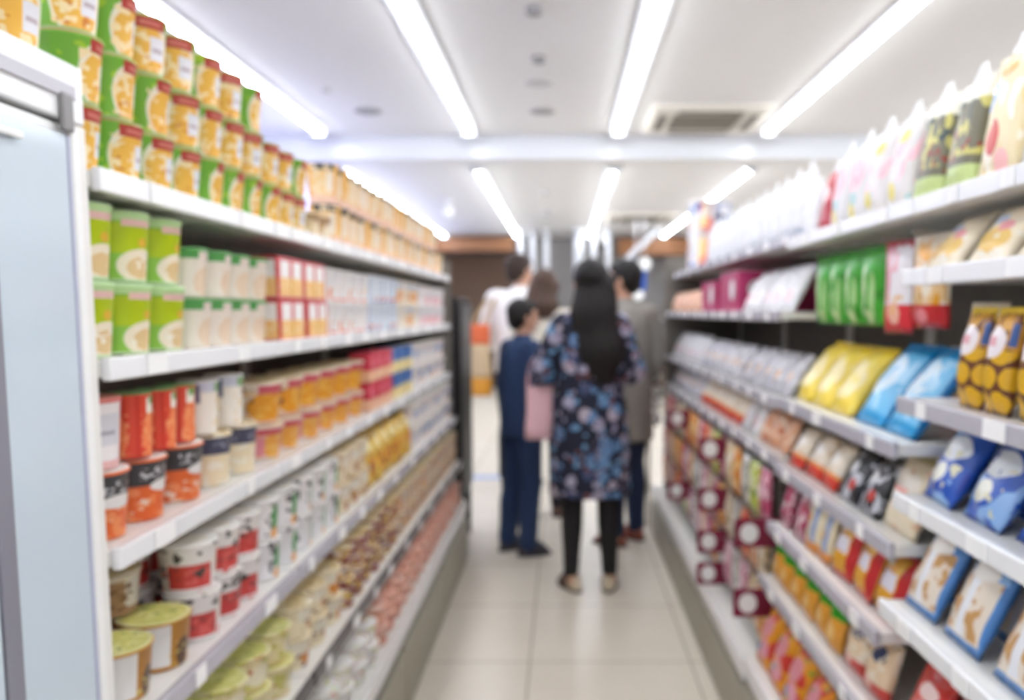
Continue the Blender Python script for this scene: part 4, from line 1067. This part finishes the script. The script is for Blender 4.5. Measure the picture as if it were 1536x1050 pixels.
def hair_mat(name, c, c2):
    b = NB(name)
    tc = b.node('ShaderNodeTexCoord')
    mp = b.node('ShaderNodeMapping'); b.nt.links.new(tc.outputs['Object'], mp.inputs[0]); mp.inputs['Scale'].default_value = (60, 60, 4)
    t = b.node('ShaderNodeTexNoise'); b.nt.links.new(mp.outputs[0], t.inputs['Vector']); t.inputs['Scale'].default_value = 2; t.inputs['Detail'].default_value = 3
    b.put(b.bsdf.inputs['Base Color'], b.mix(t.outputs[0], lin(c), lin(c2)))
    b.bsdf.inputs['Roughness'].default_value = .55
    b.bsdf.inputs['Specular IOR Level'].default_value = .3
    bp = b.node('ShaderNodeBump'); bp.inputs['Strength'].default_value = .5; bp.inputs['Distance'].default_value = .01
    b.nt.links.new(t.outputs[0], bp.inputs['Height']); b.nt.links.new(bp.outputs[0], b.bsdf.inputs['Normal'])
    return b.m

def cloth_mat(name, c, c2, scale=40, rough=.85):
    b = NB(name)
    tc = b.node('ShaderNodeTexCoord')
    t = b.node('ShaderNodeTexNoise'); b.nt.links.new(tc.outputs['Object'], t.inputs['Vector']); t.inputs['Scale'].default_value = scale
    b.put(b.bsdf.inputs['Base Color'], b.mix(t.outputs[0], lin(c), lin(c2)))
    b.bsdf.inputs['Roughness'].default_value = rough
    return b.m

def floral_mat():
    b = NB('navy_floral_cloth')
    tc = b.node('ShaderNodeTexCoord')
    nz = b.node('ShaderNodeTexNoise'); b.nt.links.new(tc.outputs['Object'], nz.inputs['Vector']); nz.inputs['Scale'].default_value = 22
    ad = b.node('ShaderNodeVectorMath', operation='MULTIPLY_ADD')
    b.nt.links.new(nz.outputs['Color'], ad.inputs[0]); ad.inputs[1].default_value = (.025, .025, .025); b.nt.links.new(tc.outputs['Object'], ad.inputs[2])
    col = lin('#141B30')
    for sc, thr, hexes in ((15.5, .47, ['#5F86B4', '#141B30', '#A7A3BC', '#B9AFC0', '#3C4A70']), (27, .36, ['#8E8AA6', '#141B30', '#6E9AC4', '#7A4A48', '#1E2A48'])):
        vo = b.node('ShaderNodeTexVoronoi'); b.nt.links.new(ad.outputs[0], vo.inputs['Vector']); vo.inputs['Scale'].default_value = sc
        m = b.math('LESS_THAN', vo.outputs['Distance'], thr)
        cr = b.node('ShaderNodeValToRGB'); cr.color_ramp.interpolation = 'CONSTANT'
        sp_ = b.node('ShaderNodeSeparateColor'); b.nt.links.new(vo.outputs['Color'], sp_.inputs[0])
        b.nt.links.new(sp_.outputs[0], cr.inputs[0])
        els = cr.color_ramp.elements
        els[0].position = 0; els[0].color = lin(hexes[0])
        els[1].position = .32; els[1].color = lin(hexes[1])
        for k, p_ in ((2, .52), (3, .72), (4, .88)):
            e = els.new(p_); e.color = lin(hexes[k])
        col = b.mix(m, col, cr.outputs[0])
        if sc == 15.5:
            core = b.math('LESS_THAN', vo.outputs['Distance'], .14)
            col = b.mix(core, col, lin('#6A5A6E'))
    b.put(b.bsdf.inputs['Base Color'], col)
    b.bsdf.inputs['Roughness'].default_value = .75
    return b.m

def hand(bm, wrist, direction, palm_n, s, curl=.5, mirror=1):
    """palm, four unequal curled fingers and a thumb from the side of the palm"""
    d = direction.normalized(); n = (palm_n - d * palm_n.dot(d)).normalized(); side = d.cross(n) * mirror
    L = .095 * s
    base = wrist
    for k in (-1, 0, 1):
        add_limb(bm, [(base + side * .016 * k * s, .017 * s), (base + d * L + side * .022 * k * s, .0145 * s)], 10)
    for k, ln in zip((-1.5, -.5, .5, 1.5), (.062, .075, .080, .070)):
        p = base + d * L * .98 + side * .0185 * k * s
        ang = 0.0; pts = [(p, .0095 * s)]
        for seg_, fr in enumerate((.45, .32, .23)):
            ang += curl * (.5 + .35 * seg_)
            q = pts[-1][0] + (d * math.cos(ang) + n * math.sin(ang)) * ln * fr * 1.1 * s
            pts.append((q, (.0088 - .0008 * seg_) * s))
        add_limb(bm, pts, 8)
    p = base + d * L * .25 + side * .024 * s
    q = p + (d * .65 + side * .6 + n * .35).normalized() * .042 * s
    r = q + (d * .85 + side * .1 + n * .5).normalized() * .034 * s
    add_limb(bm, [(p, .013 * s), (q, .0105 * s), (r, .0085 * s)], 8)

def figure(loc, rz, height, label, feet, arms, girth=1.0, shoulder=.178, head_yaw=0.0, skin=None, lean=0.0, group=None, hip_x=.085):
    """joints in metres for a body of the given height; facing local +Y, right side +X.
    feet: two (x, y) spots; arms: two (elbow, wrist) pairs given for a 1.70 m body"""
    s = height / 1.70
    root = empty('person', loc, rz)
    tag(root, label, 'person', group)
    J = dict(s=s, root=root)
    P = lambda x, y, z: V(x * s, y * s, z * s)
    bm = bmesh.new()
    g = girth
    add_loft(bm, [(0, 0, .80 * s, .10 * s * g, .08 * s * g), (0, 0, .88 * s, .158 * s * g, .112 * s * g), (0, 0, .95 * s, .152 * s * g, .108 * s * g), (0, 0, 1.06 * s, .125 * s * g, .092 * s * g), (0, .005 * s, 1.20 * s, .148 * s * g, .105 * s * g),
                  (0, 0, 1.32 * s, .150 * s * g, .095 * s * g), (0, 0, 1.40 * s, .125 * s, .070 * s), (0, .0, 1.44 * s, .065 * s, .055 * s)])
    add_limb(bm, [(P(0, 0, 1.38), .06 * s), (P(0, .012, 1.46), .050 * s), (P(0, .02, 1.53), .048 * s)])
    for sd in (-1, 1):
        add_limb(bm, [(P(sd * .06, 0, 1.375), .055 * s), (P(sd * shoulder, 0, 1.375), .050 * s)])
    # head
    hy = Matrix.Rotation(head_yaw, 4, 'Z')
    hc = P(0, .02, 1.585)
    def hp(x, y, z): return hc + (hy @ V(x * s, y * s, z * s))
    qe = Euler((0, 0, head_yaw))
    add_ball(bm, hp(0, -.008, .02), (.076 * s, .096 * s, .095 * s), qe, 24)
    add_ball(bm, hp(0, .022, -.045), (.058 * s, .066 * s, .068 * s), qe, 20)
    add_ball(bm, hp(0, .062, -.088), (.026 * s, .022 * s, .02 * s), qe, 14)       # chin
    add_limb(bm, [(hp(0, .088, .008), .009 * s), (hp(0, .104, -.026), .0125 * s)], 10)   # nose
    add_ball(bm, hp(0, .083, -.058), (.022 * s, .012 * s, .012 * s), qe, 12)      # mouth mound
    for sd in (-1, 1):
        add_ball(bm, hp(sd * .078, -.004, -.012), (.010 * s, .018 * s, .031 * s), qe, 14)
        add_ball(bm, hp(sd * .032, .078, .022), (.022 * s, .012 * s, .008 * s), qe, 12)   # brow
        add_ball(bm, hp(sd * .045, .055, -.03), (.022 * s, .022 * s, .02 * s), qe, 12)   # cheek
    J['hc'], J['hp'], J['qe'], J['P'] = hc, hp, qe, P
    # legs
    J['legs'] = []
    for sd, (fx, fy, fyaw) in zip((-1, 1), feet):
        hip = P(sd * hip_x, 0, .87); ank = V(fx, fy - .03 * s, .085 * s)
        knee = hip.lerp(ank, .5) + V(0, .025 * s, 0)
        calf = knee.lerp(ank, .35) + V(0, -.012 * s, 0)
        chain = [(hip, .088 * s * g), (hip.lerp(knee, .5), .074 * s * g), (knee, .053 * s), (calf, .052 * s), (knee.lerp(ank, .75), .038 * s), (ank, .034 * s)]
        add_limb(bm, chain)
        J['legs'].append(chain)
        d = V(-math.sin(fyaw), math.cos(fyaw), 0)
        heel = V(fx, fy, .032 * s) - d * .055 * s
        add_limb(bm, [(heel, .030 * s), (ank, .034 * s)], 12)
        add_limb(bm, [(heel, .028 * s), (V(fx, fy, .030 * s) + d * .05 * s, .025 * s), (V(fx, fy, .024 * s) + d * .095 * s, .014 * s)], 12)
    # arms
    J['arms'] = []
    for sd, (el, wr, pn, curl) in zip((-1, 1), arms):
        sh = P(sd * shoulder, 0, 1.375); el = P(*el); wr = P(*wr)
        mid = sh.lerp(el, .4); fm = el.lerp(wr, .3)
        chain = [(sh, .050 * s * g), (mid, .046 * s * g), (el, .038 * s), (fm, .037 * s), (wr, .026 * s)]
        add_limb(bm, chain)
        J['arms'].append(chain)
        hand(bm, wr, (wr - el), Vector(pn), s, curl, sd)
    body = fuse('body', bm, skin or M['skin'], root, .0065 if s > .9 else .006, 3)
    for sd in (-1, 1):
        be = bmesh.new(); add_ball(be, hp(sd * .032, .080, .006), (.013 * s, .008 * s, .0075 * s), qe, 12)
        mesh_obj('eye', be, M['eye'], root, True)
    bl = bmesh.new(); add_ball(bl, hp(0, .0925, -.059), (.021 * s, .0055 * s, .0075 * s), qe, 12)
    mesh_obj('mouth', bl, M['lips'], root, True)
    J['feet'] = feet
    return J

def trousers(J, mat, low=.06, flare=.016, name='trousers', top=1.0, hipgrow=.016):
    s = J['s']; bm = bmesh.new()
    add_loft(bm, [(0, 0, .80 * s, .12 * s, .10 * s), (0, 0, .88 * s, (.158 + hipgrow) * s, (.112 + hipgrow) * s), (0, 0, .95 * s, (.153 + hipgrow) * s, (.108 + hipgrow) * s), (0, 0, top * s, (.140 + hipgrow) * s, (.1 + hipgrow) * s)])
    for ch in J['legs']:
        pts = []
        for k, (p, r) in enumerate(ch):
            pts.append((p, r + flare * s * (.7 if k < 2 else 1.0 if k < 4 else 1.25)))
        a, b_ = pts[-1][0].copy(), pts[-1][1]
        a.z = max(low * s, .03) + b_ * .6
        pts[-1] = (a, b_)
        add_limb(bm, pts)
    return fuse(name, bm, mat, J['root'], .009, 3)

def top(J, mat, name='shirt', hem=.86, grow=.02, hem_r=(.17, .125), sleeves=(1.0, 1.0), sleeve_grow=.016, rings=None, wave=0.0, collar=True):
    s = J['s']; bm = bmesh.new()
    R_ = rings or [(hem, hem_r[0], hem_r[1]), (.95, hem_r[0] * .99, hem_r[1] * .99), (1.06, .142 + grow, .105 + grow), (1.20, .150 + grow, .106 + grow), (1.32, .153 + grow, .097 + grow), (1.405, .12 + grow, .068 + grow), (1.435, .066 + grow * .6, .056 + grow * .6)]
    add_loft(bm, [(0, 0, z * s, a * s, b_ * s) for z, a, b_ in R_])
    for ch, f in zip(J['arms'], sleeves):
        sh = ch[0][0]
        inner = Vector((sh.x * .35, sh.y, sh.z))
        add_limb(bm, [(inner, .058 * s + grow * .5), (sh, ch[0][1] + sleeve_grow * s)])
        n = {1.0: 5, .6: 4, .45: 3}[f]
        pts = [(p, r + sleeve_grow * s * (1 + .25 * k)) for k, (p, r) in enumerate(ch[:n])]
        if f == 1.0:
            p, r = pts[-1]; pts[-1] = (ch[-2][0].lerp(ch[-1][0], .88), r)
        add_limb(bm, pts)
    if collar:
        add_loft(bm, [(0, .008 * s, 1.42 * s, .068 * s, .064 * s), (0, .014 * s, 1.475 * s, .061 * s, .060 * s)])
    post = None
    if wave:
        def post(v, w=wave):
            k = max(0.0, min(1.0, (1.05 * s - v.co.z) / (.5 * s)))
            a = math.atan2(v.co.y, v.co.x)
            r = 1 + w * k * math.sin(a * 7)
            if abs(v.co.x) < .26 * s: v.co.x *= r; v.co.y *= r
    return fuse(name, bm, mat, J['root'], .009, 3, post)

def shoes(J, mat, sole, heel_mat=None, L=.245, h=.07):
    s = J['s']
    for fx, fy, fyaw in J['feet']:
        bm = bmesh.new()
        add_loft(bm, [])if False else None
        seg = 22
        prof = []
        rows = [(0.0, .036, .050), (.012, .043, .056), (.035, .041, .050), (h * .8, .034, .042), (h, .032, .038)]
        # upper: footprint rings, heel at back, toe in front
        vs = []
        for z, wx, _ in rows:
            ring = []
            for i in range(seg):
                a = 2 * PI * i / seg
                k = z / h
                toe = L * .56 * (1 - .55 * k ** 1.2); heel = L * .40 * (1 - .12 * k)
                ca, sa = math.cos(a), math.sin(a)
                y = sa * (toe if sa > 0 else heel)
                w_ = wx * (1.08 if sa > 0 else .9) * (1 - .12 * max(0, sa) ** 2)
                ring.append(bm.verts.new((ca * w_ * s, y * s, (z + .008) * s)))
            vs.append(ring)
        for a, b_ in zip(vs, vs[1:]):
            for i in range(seg):
                k = (i + 1) % seg
                bm.faces.new((a[i], a[k], b_[k], b_[i]))
        bm.faces.new(list(reversed(vs[0]))); bm.faces.new(vs[-1])
        if heel_mat:
            for f in bm.faces:
                c = f.calc_center_median()
                if c.y < -.015 * s: f.material_index = 1
        u = mesh_obj('shoe', bm, [mat, heel_mat] if heel_mat else mat, J['root'], True)
        u.location = (fx, fy, 0.0); u.rotation_euler = (0, 0, fyaw)
        b2 = bmesh.new()
        vs = [[b2.verts.new((math.cos(2 * PI * i / seg) * (.045 * (1.06 if i < seg / 2 else .92)) * s, math.sin(2 * PI * i / seg) * (L * .575 if i < seg / 2 else L * .415) * s, z)) for i in range(seg)] for z in (.001, .012 * s)]
        for i in range(seg):
            k = (i + 1) % seg
            b2.faces.new((vs[0][i], vs[0][k], vs[1][k], vs[1][i]))
        b2.faces.new(list(reversed(vs[0]))); b2.faces.new(vs[1])
        mesh_obj('sole', b2, sole, u)

def short_hair(J, mat, back=.0, top_=.0, fringe=True, vol=1.0, name='hair'):
    s, hp, qe = J['s'], J['hp'], J['qe']; bm = bmesh.new()
    add_ball(bm, hp(0, -.022, .036), (.083 * s * vol, .095 * s * vol, .090 * s * vol), qe, 24)
    add_ball(bm, hp(0, -.055, -.012), (.072 * s * vol, .055 * s * vol, .075 * s * vol), qe, 20)
    for sd in (-1, 1):
        add_ball(bm, hp(sd * .062, -.030, .01), (.024 * s, .055 * s, .055 * s), qe, 16)
        add_ball(bm, hp(sd * .075, .018, .012), (.010 * s, .012 * s, .034 * s), qe, 12)
    if fringe:
        add_ball(bm, hp(0, .050, .072), (.062 * s, .040 * s, .032 * s), qe, 16)
    return fuse(name, bm, mat, J['root'], .007, 2)

def long_hair(J, mat, length=.45, width=.11, wavy=.012, sweep=0.0, name='hair'):
    s, hp, qe = J['s'], J['hp'], J['qe']; bm = bmesh.new()
    add_ball(bm, hp(0, -.022, .034), (.092 * s, .104 * s, .094 * s), qe, 24)
    add_ball(bm, hp(0, .045, .068), (.066 * s, .042 * s, .036 * s), qe, 16)
    c = hp(0, -.06, 0)
    rings = []
    n = 12
    for k in range(n + 1):
        t = k / n
        z = c.z + .075 * s - t * (length + .025) * s
        wdt = (.088 + (width - .088) * math.sin(min(1, t * 1.5) * PI / 2)) * (1 - .45 * max(0, t - .72) / .28)
        wdt *= .55 + .45 * min(1, t / .16)
        rings.append((c.x + (wavy * math.sin(t * 11) + sweep * t) * s, c.y - (-.02 + .075 * min(1, t * 1.6)) * s, z, wdt * s, (.062 - .022 * t) * s))
    rings.reverse()
    add_loft(bm, rings)
    for sd in (-1, 1):                       # locks at the sides
        pts = []
        for k in range(7):
            t = k / 6
            p = c + V((sd * (.074 + .02 * math.sin(t * 6 + sd)) + sweep * t) * s, (.035 - .04 * t) * s, (.02 - t * length * .86) * s)
            pts.append((p, (.030 - .012 * t) * s))
        add_limb(bm, pts, 10)
    def post(v):
        if v.co.z < c.z:
            a = math.atan2(v.co.y - c.y, v.co.x - c.x)
            q = .004 * math.sin(a * 16 + v.co.z * 22) + .005 * math.sin(v.co.z * 30)
            v.co.x += q * math.cos(a); v.co.y += q * math.sin(a)
    return fuse(name, bm, mat, J['root'], .008, 2, post)

H_black = hair_mat('black_hair', '#0C0A0A', '#1C1716')
H_dark = hair_mat('dark_brown_hair', '#241915', '#3E2C24')
H_brown = hair_mat('brown_hair', '#3E2C24', '#5E483B')
M['beige_shoe'] = plain('beige_shoe', '#D8CBB0', .5)
M['brown_shoe'] = plain('brown_shoe', '#5A3E30', .5)
M['dark_sole'] = plain('dark_sole', '#2A2220', .6)
M['grey_shoe'] = plain('grey_shoe', '#3B3A42', .5)
M['pale_sole'] = plain('pale_sole', '#55525A', .6)
M['red_shoe'] = plain('reddish_shoe', '#8A4636', .5)
dn = V(0, -1, 0)

# woman in the navy flower print tunic, back to us
J = figure((.125, 3.84, 0), 0.0, 1.535, 'person with long wavy black hair in a navy floral tunic and black leggings', [(-.088, .0, .45), (.092, .01, -.12)],
           [((-.255, .03, 1.13), (-.06, .24, 1.10), (0, -1, .2), .9), ((.225, .03, 1.13), (.07, .25, 1.12), (0, -1, .2), .9)], .92, .142, .1)
trousers(J, plain('black_leggings', '#0B0A0C', .7), .075, .006, 'leggings', .98, .008)
top(J, floral_mat(), 'tunic', rings=[(.50, .215, .155), (.56, .212, .155), (.75, .205, .150), (.92, .192, .142), (1.06, .172, .126), (1.20, .165, .122), (1.32, .158, .108), (1.40, .120, .082), (1.44, .075, .066)], sleeves=(.6, .6), sleeve_grow=.018, wave=.035)
long_hair(J, H_black, .56, .122, .012, .05)
shoes(J, M['brown_shoe'], M['dark_sole'], M['beige_shoe'])

# boy in navy suit
J = figure((-.225, 4.42, 0), -1.02, 1.365, 'young person in a navy suit with short black hair, turned towards the snacks', [(-.085, -.02, .12), (.075, .02, -.25)],
           [((-.215, .0, 1.10), (-.19, .17, .99), (1, 0, 0), .6), ((.215, .0, 1.10), (.185, .17, .98), (-1, 0, 0), .6)], .95, .165, -.15)
navy = cloth_mat('navy_suit_cloth', '#1F3358', '#263D63')
trousers(J, navy, .05, .022, 'trousers')
top(J, navy, 'jacket', .80, .026, (.182, .135), (1.0, 1.0), .020)
short_hair(J, H_black, vol=1.02)
shoes(J, M['grey_shoe'], M['pale_sole'], None, .25, .085)

# man in the white shirt at the back
J = figure((-.33, 6.2, 0), -.45, 1.72, 'person in a white shirt and black trousers with dark brown hair, bag on the shoulder', [(-.10, .0, .1), (.10, .03, -.1)],
           [((-.285, .02, 1.10), (-.25, .22, 1.00), (1, 0, 0), .7), ((.27, .02, 1.10), (.20, .22, 1.0), (-1, 0, 0), .6)], 1.08, .195, -.35)
WM = J
trousers(J, plain('black_trousers', '#17181E', .8), .05, .018)
top(J, cloth_mat('white_shirt', '#E9E4E2', '#F0ECEA'), 'shirt', .84, .03, (.195, .145), (.6, .6), .026)
short_hair(J, H_dark, vol=1.03)
shoes(J, M['grey_shoe'], M['dark_sole'])

# brown-haired person with the cream top
J = figure((-.115, 5.25, 0), .05, 1.56, 'person with shoulder-length brown hair in a cream top, behind the floral tunic', [(-.08, 0, .1), (.08, .02, -.1)],
           [((-.215, .04, 1.10), (-.10, .22, 1.02), (0, -1, .2), .7), ((.215, .04, 1.10), (.10, .22, 1.02), (0, -1, .2), .7)], .98, .165, -.3)
trousers(J, plain('charcoal_trousers', '#24222A', .8), .05, .014)
top(J, cloth_mat('cream_top', '#E2D9C8', '#EAE2D3'), 'top', .82, .02, (.17, .125), (.6, .6), .016)
long_hair(J, H_brown, .26, .105, .006)
shoes(J, M['brown_shoe'], M['dark_sole'])

# man in the long grey shirt, head turned left
J = figure((.35, 4.70, 0), .62, 1.585, 'person in a long grey shirt and navy trousers with short black hair, face half turned', [(-.135, -.06, .4), (.05, -.02, .0)],
           [((-.24, .03, 1.10), (-.12, .23, 1.05), (0, -1, .2), .7), ((.215, -.02, 1.10), (.20, .12, .92), (-1, 0, 0), .6)], 1.02, .185, .55)
trousers(J, plain('navy_trousers', '#1E2D4C', .8), .06, .016)
top(J, cloth_mat('grey_long_shirt', '#8E8A84', '#9A968F'), 'long_shirt', rings=[(.62, .195, .145), (.75, .192, .142), (.92, .185, .14), (1.06, .172, .13), (1.20, .178, .132), (1.32, .178, .12), (1.40, .15, .092), (1.435, .08, .07)], sleeves=(1.0, 1.0), sleeve_grow=.022, wave=.03)
short_hair(J, H_black, vol=1.03)
shoes(J, M['red_shoe'], M['dark_sole'])

def tote(name, loc, rz, w, d, h, bands, label, handle_mat, hang=.16, spread=.22, apex=(0, 0)):
    """soft bag: lofted sack with coloured bands, two looped handles; bands: (z0, z1, material) bottom to top"""
    root = empty(name, loc, rz)
    for k, (z0, z1, m, nm) in enumerate(bands):
        bm = bmesh.new()
        seg = 28; rows = 6
        vs = []
        for j in range(rows + 1):
            z = z0 + (z1 - z0) * j / rows
            t = z / h
            ww = w / 2 * (1.0 - .14 * t + .03 * math.sin(t * 9)); dd = d / 2 * (1.0 - .35 * t)
            ring = []
            for i in range(seg):
                a = 2 * PI * i / seg
                ca, sa = math.cos(a), math.sin(a)
                ring.append(bm.verts.new((math.copysign(abs(ca) ** .45, ca) * ww, math.copysign(abs(sa) ** .6, sa) * dd * (1 + .10 * math.sin(ca * 6 + z * 20)), z)))
            vs.append(ring)
        for a, b_ in zip(vs, vs[1:]):
            for i in range(seg):
                q = (i + 1) % seg
                bm.faces.new((a[i], a[q], b_[q], b_[i]))
        bm.faces.new(list(reversed(vs[0]))); bm.faces.new(vs[-1])
        mesh_obj(nm, bm, m, root, True)
    for sd in (-1, 1):
        bm = bmesh.new()
        pts = []
        for k in range(11):
            a = PI * k / 10
            pts.append((V(math.cos(a) * w * spread + apex[0] * math.sin(a), sd * d * .22 * (1 - .8 * math.sin(a)) + apex[1] * math.sin(a) ** 1.5, h - .01 + math.sin(a) * hang), .006))
        add_limb(bm, pts, 8)
        fuse('handle', bm, handle_mat, root, .0035, 1)
    tag(root, label, 'bag')
    return root
tote('shoulder_bag', (-.628, 6.115, .69), -.3, .20, .12, .52, [(0, .13, plain('amber_band', '#D9952E', .5), 'amber_base'), (.13, .375, plain('beige_band', '#C9B08C', .6), 'beige_panel'), (.375, .52, plain('orange_band', '#DD6A3A', .5), 'orange_rim')],
     'shoulder bag with orange rim, beige middle and amber base beside the white shirt', plain('beige_handle', '#B89A72', .6), .275, .22, (.09, .20))
tote('tote_bag', (-.112, 3.895, .705), .2, .135, .06, .25, [(0, .25, cloth_mat('pink_cloth', '#E2B4BC', '#E8C0C6'), 'pink_sack')], 'small pink cloth bag hanging from the floral sleeve beside the navy suit', cloth_mat('pink_handle', '#D9A8B2', '#E0B4BC'), .155, .42)
# ------------------------------------------------------------------ camera, world, view
cd = bpy.data.cameras.new('camera')
cam = bpy.data.objects.new('camera', cd); COL.objects.link(cam)
cam.location = (0, 0, H)
cam.rotation_euler = (PI / 2 - PITCH, 0, 0)
cd.sensor_width = 36; cd.sensor_fit = 'HORIZONTAL'
cd.lens = 36 * F / 1536
cd.shift_x = -(CX - 768) / 1536
cd.shift_y = (CY - 525) / 1536
cd.clip_start = .05
cd.dof.use_dof = True
cd.dof.focus_distance = .55
cd.dof.aperture_fstop = 4.4
SC.camera = cam
w = bpy.data.worlds.new('world'); SC.world = w
w.use_nodes = True
w.node_tree.nodes['Background'].inputs[0].default_value = (.8, .85, 1, 1)
w.node_tree.nodes['Background'].inputs[1].default_value = .15
SC.view_settings.view_transform = 'Standard'
SC.view_settings.look = 'None'
SC.view_settings.gamma = 1
SC.view_settings.exposure = 0.15
try: SC.view_settings.use_curve_mapping = False
except Exception: pass
